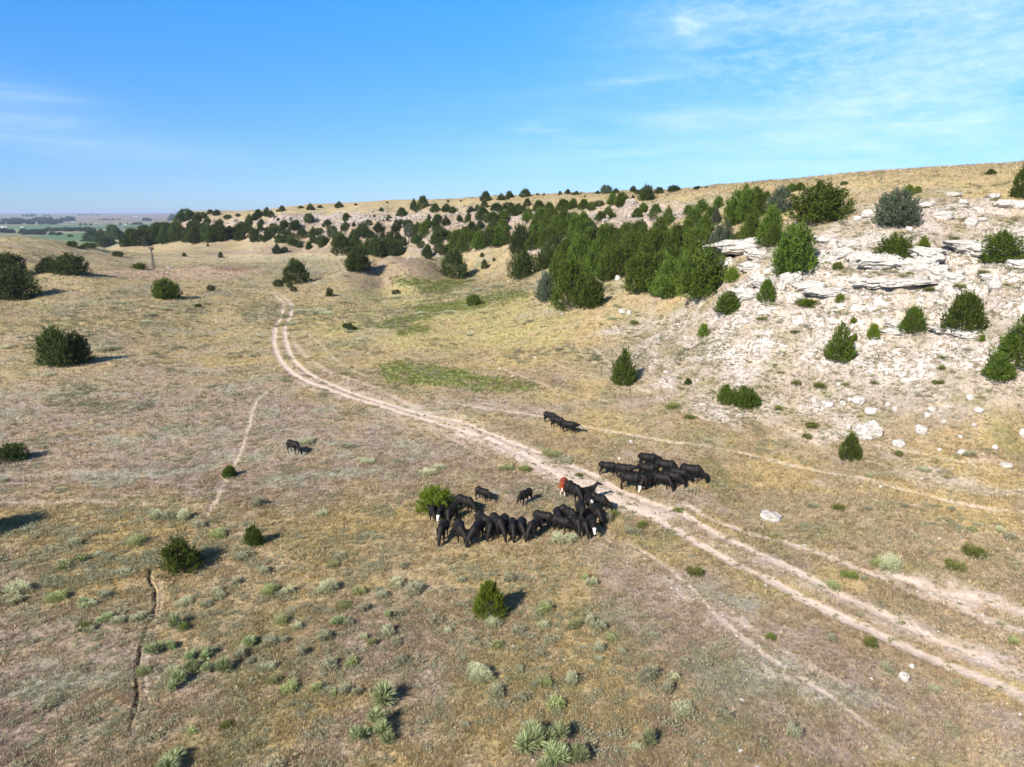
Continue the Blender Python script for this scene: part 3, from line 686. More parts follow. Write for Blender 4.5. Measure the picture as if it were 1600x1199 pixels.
# far end of the bluff
many([(145,378,24,18),(160,379,24,22),(178,376,18,24),(167,386,32,17),(190,372,12,12),(195,386,14,17),(205,384,22,26),(216,384,18,24),(230,383,22,24),(244,381,20,26),(258,380,22,26),(272,378,20,28),(286,377,16,22),
      (212,372,14,14),(226,368,16,16),(240,366,18,16),(252,362,18,14),(262,366,18,18),(276,364,16,16),(228,385,10,12,'S'),(246,358,16,10),
      (270,345,15,11),(281,350,15,16),(290,345,18,18),(298,338,12,9),(308,349,15,12),(314,342,18,10),(329,335,10,7),(339,337,12,9),(356,343,11,7),(372,339,7,5),(303,359,17,14),(325,354,14,13),(345,351,14,6),(369,347,5,4),
      (378,360,13,14),(390,354,15,20),(397,346,12,12),(405,340,14,12),(416,338,11,11),(424,340,10,10),(408,363,14,9),(298,378,15,18),(307,380,22,30),(325,379,20,26),(345,376,24,32),(360,364,13,11),(372,365,15,15),(385,364,15,16),(395,366,12,10),
      (404,378,14,12),(388,371,4,5),(325,385,4,5),(315,362,16,12),(330,362,14,10)], G_NOSE, tmin=330)
# the bluff
many([(402,342,10,11),(434,331,6,4),(435,346,6,6),(483,348,13,14),(445,357,10,13),(458,359,8,7),(465,353,6,6),(430,373,6,4),(458,383,20,17),(468,387,9,10),(433,396,15,15),(445,394,9,8),
      (490,371,20,16),(505,383,25,15),(493,379,12,10),(520,372,15,19),(530,376,14,13),(542,346,14,13),(540,360,18,14),(553,354,7,7),(568,369,27,20),(553,373,13,15),(592,362,20,15),(620,360,17,17),(627,353,12,10),
      (535,397,30,29),(556,387,20,20),(575,396,20,24),(590,400,26,30),(608,400,26,34),(622,399,20,22),(610,379,16,16),(622,381,13,17),(628,339,16,14),(608,345,9,10),(585,341,6,6),(596,330,8,6),
      (652,332,10,8),(680,332,15,13),(698,331,17,13),(708,333,15,11),(670,347,8,12),(684,349,17,14),(697,352,15,14),(718,346,10,10,'D'),(736,333,15,11,'S'),(754,336,20,13),(746,329,10,10,'S'),(757,324,11,10),
      (776,330,20,12),(795,332,18,15),(810,332,15,13),(818,333,11,11),(824,323,12,12),(665,367,19,20,'G'),(642,370,18,20,'S'),(655,381,28,15),(682,363,14,20),(686,381,28,24),(668,401,19,19),(688,397,17,17),(700,397,13,15),
      (737,363,20,17),(750,358,18,13,'S'),(560,392,18,14),(640,352,10,8),(576,352,10,8)], G_BLUFF, tmin=230)
# the bluff's thicket between its named trees
for k in range(34):
    u_ = 292 + k * 4.6; many([(u_ + random.uniform(-3, 3), 372 + random.uniform(-18, 10), random.uniform(9, 15), random.uniform(9, 15))], G_NOSE, tmin=330)
for k in range(40):
    u_ = 440 + k * 8.2; many([(u_ + random.uniform(-4, 4), 374 - max(0, u_ - 660) * .10 + random.uniform(-20, 16), random.uniform(9, 17), random.uniform(9, 16))], G_BLUFF, tmin=230)
# skyline
many([(403,331,6,4),(417,330,6,6),(441,331,10,9),(470,326,9,4),(485,328,12,10),(500,325,9,5),(530,325,14,10,'D','cone'),(556,321,6,3),(605,318,3,3),(647,328,13,17,'D','cone'),(661,326,16,19,'D','egg'),(759,315,16,15,'D','egg'),
      (783,313,13,11),(796,309,13,10),(792,312,8,5),(821,308,16,12),(812,307,3,3),(840,306,4,4),(850,306,4,4),(875,305,6,7,'D','cone'),(887,304,10,8),(896,305,6,4),(901,305,7,6),(908,304,4,3),(934,303,9,5),(947,303,16,13),
      (962,303,13,9),(989,301,11,10),(996,304,9,7),(1010,313,27,23,'D','multi'),(1030,303,14,10),(989,310,5,6),(1053,300,22,10),(1090,296,12,5),(1104,294,6,3),(957,320,17,21,'G'),(972,322,27,21,'G'),(1319,289,10,5,'G'),(1548,273,14,8,'G'),(1419,306,15,17,'B'),(1433,302,11,10,'B'),
      (914,308,4,3),(700,316,4,3),(720,315,3,3)], G_SKY, tmin=110)
# grove
GR = [(714,394,26,34),(732,393,26,32),(750,389,26,30),(765,384,24,26),(779,384,24,30),(792,381,20,26),(770,362,22,18),(786,360,20,16),(770,348,20,16),(785,343,20,15),(800,338,20,15),(814,334,14,12),(724,376,20,22),(742,374,20,18),(700,372,16,12),
      (814,396,40,45,'D','multi'),(818,434,44,43,'D','wide'),
      (842,331,19,17),(858,334,19,17),(880,329,20,17),(895,326,18,15),(912,327,17,15),(925,329,14,13),(937,323,13,9),(825,345,21,21),(845,353,24,27),(862,351,20,24),(880,356,25,30),(895,359,24,26),(912,353,22,22),(920,361,20,20),(836,363,22,22),(870,367,22,20),
      (894,366,16,12),(1005,332,14,15),(1024,341,19,21),(995,341,15,15),(950,340,20,18),(938,345,16,14),
      (853,470,36,44,'S','multi'),(870,412,36,42,'D'),(853,420,30,34,'D'),(888,425,38,48),(905,424,38,54),(930,432,38,58),(948,438,36,54),(966,434,40,50),(872,440,30,46),(890,481,54,74,'G','egg'),(925,480,40,46,'G','multi'),(908,462,40,50,'G','multi'),
      (1000,456,52,60,'G','multi'),(1043,463,46,64,'G','cone'),(1097,463,70,74,'G','wide'),(1070,455,40,60,'G','egg'),(985,402,42,46),(1020,404,42,46),(1055,402,42,50),(1088,402,38,44),(950,392,38,42),(1000,374,32,30),(1030,368,30,30),(930,386,30,28),(975,372,26,24),(912,396,34,34),
      (975,420,38,40),(1010,425,40,40),(1050,425,40,44),(1085,420,36,40),(1118,425,30,44),(1030,440,34,46),
      (1043,353,22,32,'G','cone'),(1075,336,15,15),(1096,334,26,24),(1100,369,36,32),(1075,369,22,25),(1084,351,26,24),(1112,350,26,26),(1122,326,15,19),(1150,351,38,52,'G','multi'),(1167,346,34,48,'G','egg'),(1186,338,30,42,'G'),(1060,380,30,26),(1120,392,30,40,'S'),
      (1165,311,16,24,'G','cone'),(1181,314,15,21),(1198,314,13,15),(1174,381,36,56,'G','cone'),(1203,383,36,58,'G','egg'),(1155,381,15,19,'G'),(1133,384,26,38,'S','open'),(1118,352,13,30,'S','cone'),(1217,333,42,40,'S','open'),(1237,300,17,13,'G'),(1250,297,17,12,'G'),(1138,402,24,28,'G'),
      (1225,310,16,16,'G')]
for k in range(26):
    u_ = 835 + k * 8.5 + random.uniform(-8, 8); GR.append((u_, 378 + (u_ - 835) * .05 + random.uniform(-14, 16), random.uniform(20, 30), random.uniform(22, 32)))
for rw in GR:
    mat = rw[4] if len(rw) > 4 else ('G' if rw[1] > 325 and rw[0] > 820 and random.random() < .8 else random.choice('DG'))
    add_tree(*rw[:4], mat, rw[5] if len(rw) > 5 else random.choice(('egg', 'multi', 'round', 'cone', 'multi')), grp=G_GROVE, tmin=100)
many([(1283,346,86,60,'G','wide'),(1400,351,62,53,'S','multi'),(1600,309,38,52,'G','egg'),(1240,429,66,78,'G','multi'),(1206,386,20,36,'G','egg'),(1398,408,54,42,'G','wide'),(1443,386,15,19,'B','cone'),(1562,409,58,47,'G','wide'),(1308,422,14,12,'B','round'),
      (1312,473,14,15,'B','open'),(1505,519,56,62,'G','egg'),(1425,521,33,41,'G','egg'),(1364,529,18,23,'B','egg'),(1312,562,39,62,'G','cone'),(1592,570,66,78,'G','cone'),(1557,592,43,43,'G','multi'),(1327,718,29,41,'G','egg'),(1197,471,24,34,'G','egg'),
      (1137,489,42,34,'G','multi'),(1143,441,21,24,'B','multi'),(1133,629,22,28,'G','egg'),(1160,636,40,34,'G','wide'),(1179,634,16,18,'G','egg'),(1335,534,10,14,'B','open'),(1333,505,10,10,'B','open'),(1535,534,9,12,'B','open')], G_CHALK, tmin=40)
add_tree(1262, 478, 38, 11, 'B', 'wide', grp=G_CHALK, cat='bush', name='low_juniper')
# the 300 junipers that show largest are things; the tiny rest of the thickets is one mass
_specs = sorted(DEFER, key=lambda s: -s[2] * s[3]); DEFER = None
for s in _specs[:296]: add_tree(*s)
def thicket(specs):
    Vs, Fs, Cs, Ms, off = [], [], [], [], 0; mats = list('GDSB')
    for s in specs:
        V_, F_, C_ = SHAPES[s[5]][random.randrange(9) % len(SHAPES[s[5]])]
        x, y, z, t = cast(s[0], s[1], s[10]); W_, H_ = s[2] * t / FPX * 1.04, s[3] * t / FPX * 1.02; a = random.uniform(0, 6.28)
        tri = V_[F_][random.randrange(4)::4]; c = tri.mean(1, keepdims=True); tri = c + (tri - c) * 1.9; ca, sa = math.cos(a), math.sin(a)
        q_ = np.stack([(tri[..., 0] * ca - tri[..., 1] * sa) * W_ + x, (tri[..., 0] * sa + tri[..., 1] * ca) * W_ + y, tri[..., 2] * H_ + z - H_ * .03], -1).reshape(-1, 3)
        Vs.append(q_); Cs.append(C_[F_][random.randrange(4)::4].reshape(-1, 3)[:len(q_)] if False else np.repeat(C_[F_[:, 0]][:len(tri)], 3, 0)); n = len(tri)
        Fs.append(np.arange(n * 3).reshape(n, 3) + off); off += n * 3; Ms.append(np.full(n, mats.index(s[4])))
    o = link('juniper_thicket', mesh_np('juniper_thicket', np.concatenate(Vs), np.concatenate(Fs), [M_leaf[k] for k in mats], False, {'leaf': np.concatenate(Cs)}, np.concatenate(Ms)))
    thing(o, 'tiny far junipers filling the gaps along the bluff and skyline', 'thicket', kind='stuff')
thicket(_specs[296:])
# trees of the far valley
far_rows = []
for k in range(46):
    u = 4 + k * 2.45 + random.uniform(-1, 1); far_rows.append((u, random.choice((345.5, 347, 349, 351)) - (1.0 if u > 95 else 0), random.uniform(6, 11), random.uniform(4, 7)))
for a, b, vv, n, hh in ((0, 22, 364, 7, 6), (33, 70, 366, 12, 7), (66, 92, 361.5, 8, 5), (97, 147, 361.5, 13, 6), (78, 95, 368, 4, 5), (155, 188, 344, 9, 2.2), (68, 80, 338, 4, 2), (120, 158, 336.6, 8, 1.8)):
    for k in range(n): far_rows.append((a + (b - a) * (k + random.random() * .8) / n, vv + random.uniform(-1, 1) * (.3 if hh < 3 else 1), hh * random.uniform(1.1, 1.7), hh * random.uniform(.8, 1.15)))
far_rows += [(228, 345.5, 10, 5), (233, 345.5, 7, 4), (213, 351.5, 8, 4), (219, 351.5, 7, 4), (208, 351.5, 5, 3), (188, 351.5, 4, 3), (126, 352, 5, 3), (134, 352, 4, 3), (142, 352, 4, 2.6), (199, 351.6, 4, 3), (110, 370.5, 7, 4), (36, 338.4, 3, 4), (42, 338.6, 5, 4.5), (51, 338.6, 8, 4)]
many([(a, b, c, d, 'D', random.choice(('round', 'multi'))) for a, b, c, d in far_rows], 'trees in the distant valley', name='distant_tree', tmin=900, key='far')
# ------------------------------------------------------------------ rocks
def rock_mat(name, base, dark):
    m, nt, b = nt_mat(name); t_ = N(nt, 'ShaderNodeTexCoord'); geo = N(nt, 'ShaderNodeNewGeometry'); pos = geo.outputs['Position']
    n1_ = noise(nt, pos, 2.2, 7, .7, .4); n2_ = noise(nt, pos, 11, 5, .75)
    c = mixn(nt, mapr(nt, n1_, .42, .66), base, dark)
    c = mixn(nt, mth(nt, 'MULTIPLY', mapr(nt, n2_, .52, .70), .55), c, (.24, .22, .19))
    nt.links.new(c, b.inputs['Base Color'])
    bp = N(nt, 'ShaderNodeBump'); bp.inputs['Distance'].default_value = .12; bp.inputs['Strength'].default_value = .9
    nt.links.new(mth(nt, 'ADD', n1_, mth(nt, 'MULTIPLY', n2_, .4)), bp.inputs['Height']); nt.links.new(bp.outputs[0], b.inputs['Normal'])
    return m
M_rock = rock_mat('limestone', (.56, .52, .47), (.34, .30, .25)); M_rock2 = rock_mat('pink_limestone', (.42, .36, .32), (.28, .23, .20))
def rock_mesh(seed, flat, mat, sub=4):
    bm = bmesh.new(); bmesh.ops.create_icosphere(bm, subdivisions=sub, radius=1.0)
    co = np.array([v.co[:] for v in bm.verts]); s = seed * 3.7
    p = np.sign(co) * np.abs(co) ** (.62 if flat else .8)
    d = fbm(co[:, 0] * 1.0 + s, co[:, 1] + co[:, 2] * .9, 1.1, 4, seed) * .5
    ang = np.arctan2(co[:, 1], co[:, 0])
    layer = gnoise(p[:, 2] * (3.2 if flat else 3.0) + s, np.full(len(p), s) + np.cos(ang) * 1.6) * (.30 if flat else .14)
    d = d * (1.5 if flat else 1) + fbm(np.cos(ang) * 2.2 + s, np.sin(ang) * 2.2, 1.0, 4, seed + 5) * (.22 if flat else 0)
    hor = 1 + d + layer
    p[:, 0] *= hor; p[:, 1] *= hor
    p[:, 2] *= 1 + fbm(p[:, 0] * 1.3 + s, p[:, 1] * 1.3, 1.0, 4, seed + 3) * (.35 if flat else .4)
    p[:, 2] += fbm(co[:, 0] * 3 + s, co[:, 1] * 3, 1, 4, seed + 9) * (.34 if flat else .12)
    if flat: p[:, 2] = np.where(p[:, 2] < 0, p[:, 2] * .8, p[:, 2]); k = np.clip(-p[:, 2], 0, 1); p[:, 0] *= 1 - .22 * k; p[:, 1] *= 1 - .22 * k
    for v, q_ in zip(bm.verts, p): v.co = q_
    me = bpy.data.meshes.new('rock'); bm.to_mesh(me); bm.free(); me.materials.append(mat)
    for pl in me.polygons: pl.use_smooth = False
    return me
SLABS = [rock_mesh(s, True, M_rock) for s in (1, 2, 3, 4)]; BOULD = [rock_mesh(s, False, M_rock) for s in (5, 6, 7, 8)]; PBLK = [rock_mesh(s, False, M_rock2, 3) for s in (9, 10, 11)]
def add_rock(u, v, w, h, kind='boulder', grp=None, deep=.6, over=0.0, key='rock', tmin=25, mesh=None):
    x, y, z, t = cast(u, v, tmin); m = t / FPX
    pool = SLABS if kind == 'slab' else BOULD
    me = mesh or pool[random.randrange(4)]
    o = link('ledge_rock' if kind == 'slab' else ('cliff_block' if kind == 'block' else 'boulder'), me)
    hw = w * m / 2; hh = h * m / 2
    if kind == 'slab':
        # face of the ledge points down the slope, its back is buried in the hill
        dx, dy = x / t, y / t
        o.scale = (hw * .92, hw * deep * .9, max(hh * 1.4, .36)); o.location = (x + dx * hw * deep * .42, y + dy * hw * deep * .42, z + hh * (1.0 + over))
        o.rotation_euler = (R(random.uniform(2, 14)), R(random.uniform(-9, 9)), math.atan2(-x, y) * .9 + R(random.uniform(-8, 8)))
    else:
        o.scale = (hw * .86, hw * .75, hh * .95); o.location = (x, y, z + hh * .45)
        o.rotation_euler = (R(random.uniform(-10, 10)), R(random.uniform(-10, 10)), math.atan2(-x, y) + R(random.uniform(-20, 20)))
    thing(o, None, 'rock', grp); REG.append([o, u, v, key, w, h, kind, '']); return o
G_LEDGE = 'limestone slabs of the chalk ledge'; G_BOULD = 'pale boulders scattered on the grass'; G_SCAT = 'loose rocks on the chalk slope'; G_RIM = 'blocks of the rimrock'
for rw in ((1160,399,94,17),(1528,400,82,15),(1452,406,44,12),(1312,405,38,11),(1392,447,94,9),(1372,422,76,15),(1290,462,64,7)):
    add_rock(*rw, kind='slab', grp=G_LEDGE, key='slab', deep=.6, over=.42, tmin=60)
for rw in ((1182,404,40,12),(1290,410,30,10),(1318,398,30,8),(1344,420,42,20),(1384,420,44,19),(1448,408,54,16),(1530,401,56,17),(1432,427,50,22),(1465,436,36,18),(1490,441,32,13),(1412,447,70,9),(1364,446,60,9),
           (1243,440,20,12),(1228,444,22,15),(1286,462,60,8),(1265,453,50,9),(1400,512,34,9),(1397,524,30,9),(1480,524,44,8),(1510,528,34,8),(1215,424,22,12),(1130,418,44,14),
           (1172,424,34,12),(1190,450,40,13),(1165,470,36,14),(1590,398,30,12),(1570,388,28,10),(1325,386,34,7),(1290,380,40,7),(1590,420,34,10),(1545,440,30,8)):
    add_rock(*rw, kind='slab', grp=G_LEDGE, key='slab', deep=.7, over=random.uniform(-.35, .25), tmin=60)
for rw in ((1475,342,30,17),(1517,352,21,16),(1448,323,26,10),(1360,338,28,14),(1308,336,18,10),(1490,306,26,8),(1552,309,22,9),(1572,322,36,14),(1595,325,30,16),(1340,345,18,10),(1505,318,18,8),(1535,345,16,8),(1420,360,14,8),(1555,451,20,18),(1497,460,16,9),(1397,506,12,10),(1387,500,12,8),(1332,440,14,10),(1220,452,16,13),(1250,466,12,9)):
    add_rock(*rw, kind='boulder', grp=G_SCAT, key='rock2', tmin=60)
for rw in ((1341,629,23,15),(1361,646,21,13),(1439,676,23,16),(1404,696,22,13),(1317,634,11,11),(1296,635,15,9),(1288,631,10,7),(1329,627,10,7),(1456,642,14,9),(1449,651,11,9),(1475,661,9,7),(1530,644,15,10),(1515,623,13,9),(1398,641,9,8),(1387,634,9,8),
           (1326,671,9,11),(1554,701,10,9),(1503,709,14,10),(1572,729,22,9),(1522,665,9,6),(1598,683,14,20),(1272,629,9,11),(1205,811,37,16),(1412,1061,20,15),(1424,1042,9,7),(972,489,15,9),(966,438,12,10),(983,490,9,7),(1500,684,8,6),(1468,704,7,5),(1385,586,9,7),
           (1310,602,8,6),(1040,583,8,6),(1090,596,7,5),(1050,607,7,5),(781,577,5,4),(801,589,5,4),(836,560,6,4),(986,692,7,6),(968,718,6,5),(687,686,4,4),(1196,916,6,5),(1376,762,6,5),(1250,900,7,4),(1535,962,7,5),(1545,968,6,4),(878,492,5,4),(1060,508,6,4)):
    add_rock(*rw, kind='boulder', grp=G_BOULD, key='boulder')
for k, (dx_, dy_, w_, h_) in enumerate(((-11, 0, 18, 20), (3, -2, 22, 22), (14, 3, 16, 18), (-3, 9, 26, 12))):
    add_rock(1356 + dx_, 682 + dy_ * .5, w_, h_, kind='slab', grp=G_BOULD, key='boulder', deep=.9, over=-.5)
for k in range(64):
    u = 428 + k * 4.0 + random.uniform(-1.5, 1.5); v = 342.5 - max(0, (u - 600)) * .012 + random.uniform(-1.5, 2.5)
    add_rock(u, v, random.uniform(4, 8), random.uniform(3.2, 6), kind='block', grp=G_RIM, key='rim', tmin=280, mesh=PBLK[k % 3])
for k in range(14):
    add_rock(985 + k * 7.5 + random.uniform(-2, 2), 336 + random.uniform(-3, 5), random.uniform(5, 10), random.uniform(3, 6), kind='block', grp=G_RIM, key='rim', tmin=150, mesh=PBLK[k % 3])

# rubble: far too many stones to count
def rubble():
    r = np.random.default_rng(21)
    t0 = np.array([[1,0,0],[-1,0,0],[0,1,0],[0,-1,0],[0,0,1],[0,0,-1],[.62,.62,.5],[-.62,.6,.5],[.6,-.62,.5],[-.6,-.6,.5]], float)
    bm = bmesh.new(); bmesh.ops.create_icosphere(bm, subdivisions=1, radius=1)
    bv = np.array([v.co[:] for v in bm.verts]); bf = np.array([[v.index for v in f.verts] for f in bm.faces]); bm.free()
    X, Y, S = [], [], []
    def take(mask, n, s0, s1):
        w_ = (mask[:-1, :-1] * np.diff(RR)[:, None] * RR[:-1, None] * np.diff(TH)[None]).ravel(); w_ = np.clip(w_, 0, None)
        k = r.choice(len(w_), n, p=w_ / w_.sum()); j, i = np.divmod(k, NT - 1)
        rr_ = RR[j] + (RR[j + 1] - RR[j]) * r.uniform(size=n); th_ = TH[i] + (TH[i + 1] - TH[i]) * r.uniform(size=n)
        X.append(rr_ * np.sin(th_)); Y.append(rr_ * np.cos(th_)); S.append(s0 * np.exp(r.normal(0, .55, n)).clip(.4, s1))
    take(rocky[:, :] * z_chalk * (1 + 1.5 * (fbm(GX, GY, 5, 3, 95) > .1)), 15000, .075, 5)
    take(z_bluff * 1.0 + z_bluff2 + z_bluff3 * 1.0 + z_strip + z_strip2, 6500, .34, 3.2)
    take((RRg > 26) * (RRg < 110) * (TT > R(-2)) * (TT < R(40)) * 1.0 * (m_dirt * 3 + .3), 1800, .045, 3)
    take((RRg > 26) * (RRg < 110) * (np.abs(TT) < R(40)) * 1.0, 700, .045, 3)
    x, y, s = np.concatenate(X), np.concatenate(Y), np.concatenate(S); n = len(x); z = height(x, y)
    sc = s[:, None] * r.uniform(.6, 1.3, (n, 3)) * np.array([1, 1, .6]); a = r.uniform(0, 6.28, n)
    vv = bv[None] * (1 + r.normal(0, .17, (n, len(bv), 1))) * sc[:, None]
    c_, s_ = np.cos(a)[:, None], np.sin(a)[:, None]
    vx = vv[..., 0] * c_ - vv[..., 1] * s_ + x[:, None]; vy = vv[..., 0] * s_ + vv[..., 1] * c_ + y[:, None]; vz = vv[..., 2] + (z + sc[:, 2] * .35)[:, None]
    V_ = np.stack([vx, vy, vz], -1).reshape(-1, 3); F_ = (bf[None] + (np.arange(n) * len(bv))[:, None, None]).reshape(-1, 3)
    o = link('rubble', mesh_np('rubble', V_, F_, [M_rock, M_rock2], fmat=np.repeat((np.hypot(x, y) > 145).astype(int), len(bf)))); thing(o, 'small pale stones strewn over the chalk slope and bluffs', 'stones', kind='stuff')
rubble()

# ------------------------------------------------------------------ sagebrush, yucca, forbs
def blade_np(base, tip, w, r, c1, c2):
    d = tip - base; A = np.cross(d, rand_dirs(len(d), r)); A /= np.linalg.norm(A, axis=1, keepdims=True) + 1e-9
    return tri_cloud(base, A * w[:, None], d, c1, c2)
def sage_np(seed, n=1500, flat=.55, fine=.75):
    r = np.random.default_rng(seed); d = rand_dirs(n, r); d[:, 2] = np.abs(d[:, 2]) * 1.1 + .12; d /= np.linalg.norm(d, axis=1, keepdims=True)
    nl = 5; la = r.uniform(0, 6.28, nl); a = np.arctan2(d[:, 1], d[:, 0])
    lob = 1 + .16 * np.sin(a * 3 + la[0]) + .12 * np.sin(a * 5 + la[1]) + .1 * np.sin(a * 8 + la[2] + d[:, 2] * 5)
    rad = .47 * r.uniform(.5, 1.0, n) ** .6 * lob
    kc = 6; cen = np.stack([r.uniform(-.27, .27, kc), r.uniform(-.27, .27, kc), np.zeros(kc)], -1); cr = r.uniform(.42, .68, kc); w_ = r.integers(0, kc, n)
    p = d * rad[:, None] * cr[w_][:, None] + cen[w_]; p[:, 2] = p[:, 2] * 2.1
    dirn = d + np.array([0, 0, .45]) + r.normal(size=(n, 3)) * .35; dirn /= np.linalg.norm(dirn, axis=1, keepdims=True)
    ln = r.uniform(.07, .16, n) * fine
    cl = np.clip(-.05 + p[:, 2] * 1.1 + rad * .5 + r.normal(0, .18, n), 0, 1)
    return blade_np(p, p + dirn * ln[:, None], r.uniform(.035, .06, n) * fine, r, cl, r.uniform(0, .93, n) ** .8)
def yucca_np(seed, heads=1, n=420):
    r = np.random.default_rng(seed); out = []
    for h in range(heads):
        off = np.array([r.uniform(-.3, .3), r.uniform(-.3, .3), r.uniform(.05, .2)]) if heads > 1 else np.array([0, 0, .06])
        k = n; d = rand_dirs(k, r); d[:, 2] = np.abs(d[:, 2]) * .95 + .03; d /= np.linalg.norm(d, axis=1, keepdims=True)
        L = (.5 if heads == 1 else .32) * r.uniform(.8, 1.08, k); dead = d[:, 2] < .10
        b = np.tile(off, (k, 1)) + d * .03; m_ = b + d * (L * .6)[:, None]
        m_[:, 2] *= 1.35
        tip = m_ + (d * np.array([1, 1, 1.0]) - np.array([0, 0, .10])) * (L * .45)[:, None]; tip[:, 2] = np.maximum(tip[:, 2], .0)
        w = np.full(k, .017); c1 = np.clip(.5 + r.normal(0, .22, k), 0, 1); c2 = np.where(dead, .99, r.uniform(0, .9, k))
        A = np.cross(m_ - b, np.array([0, 0, 1.0]) + r.normal(size=(k, 3)) * .3); A /= np.linalg.norm(A, axis=1, keepdims=True) + 1e-9
        V_ = np.stack([b - A * .012, b + A * .012, m_ + A * w[:, None] * .55, m_ - A * w[:, None] * .55, tip], 1).reshape(-1, 3)
        f = []; base = np.arange(k) * 5
        F_ = np.concatenate([np.stack([base, base + 1, base + 2], -1), np.stack([base, base + 2, base + 3], -1), np.stack([base + 3, base + 2, base + 4], -1)])
        out.append((V_, F_, np.repeat(np.stack([c1, c2, c1 * 0], -1), 5, 0)))
    o = 0; Vs, Fs, Cs = [], [], []
    for v_, f_, c_ in out: Vs.append(v_); Fs.append(f_ + o); Cs.append(c_); o += len(v_)
    return np.concatenate(Vs), np.concatenate(Fs), np.concatenate(Cs)
def mk(nm, arr, mat): return mesh_np(nm, arr[0], arr[1], [mat], False, {'leaf': arr[2]})
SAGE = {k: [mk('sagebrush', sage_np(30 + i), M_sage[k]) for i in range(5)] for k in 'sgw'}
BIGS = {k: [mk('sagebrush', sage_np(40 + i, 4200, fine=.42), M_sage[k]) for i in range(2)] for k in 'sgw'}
YUC = [mk('yucca', yucca_np(50 + i, 1 + (i % 3), 420 if i % 3 == 0 else 260), M_yucca) for i in range(6)]
NAMES = {'s': 'sagebrush', 'g': 'sagebrush', 'w': 'leafy_forb', 'y': 'yucca'}
def add_shrub(u, v, w, h, k, grp, at=None, key='shrub'):
    x, y, z, t = at if at else cast(u, v); m = t / FPX
    me = random.choice(YUC) if k == 'y' else (BIGS[k][int(u) % 2] if w > 38 else random.choice(SAGE[k]))
    o = link(NAMES[k], me); W_ = w * m; H_ = max(h * m * 1.02, W_ * .35)
    o.scale = (W_, W_ * random.uniform(.8, 1.1), H_ * (1.0 if k != 'y' else 1.25)); o.rotation_euler = (0, 0, random.uniform(0, 6.28)); o.location = (x, y, z - .02)
    thing(o, None, {'s': 'shrub', 'g': 'shrub', 'w': 'plant', 'y': 'yucca'}[k], grp); REG.append([o, u, v, key, w, h, k, '']); return o
G_SAGE = 'sagebrush clumps on the near grassland'; G_YUC = 'yuccas on the near grassland'; G_FORB = 'leafy green plants on the near grassland'
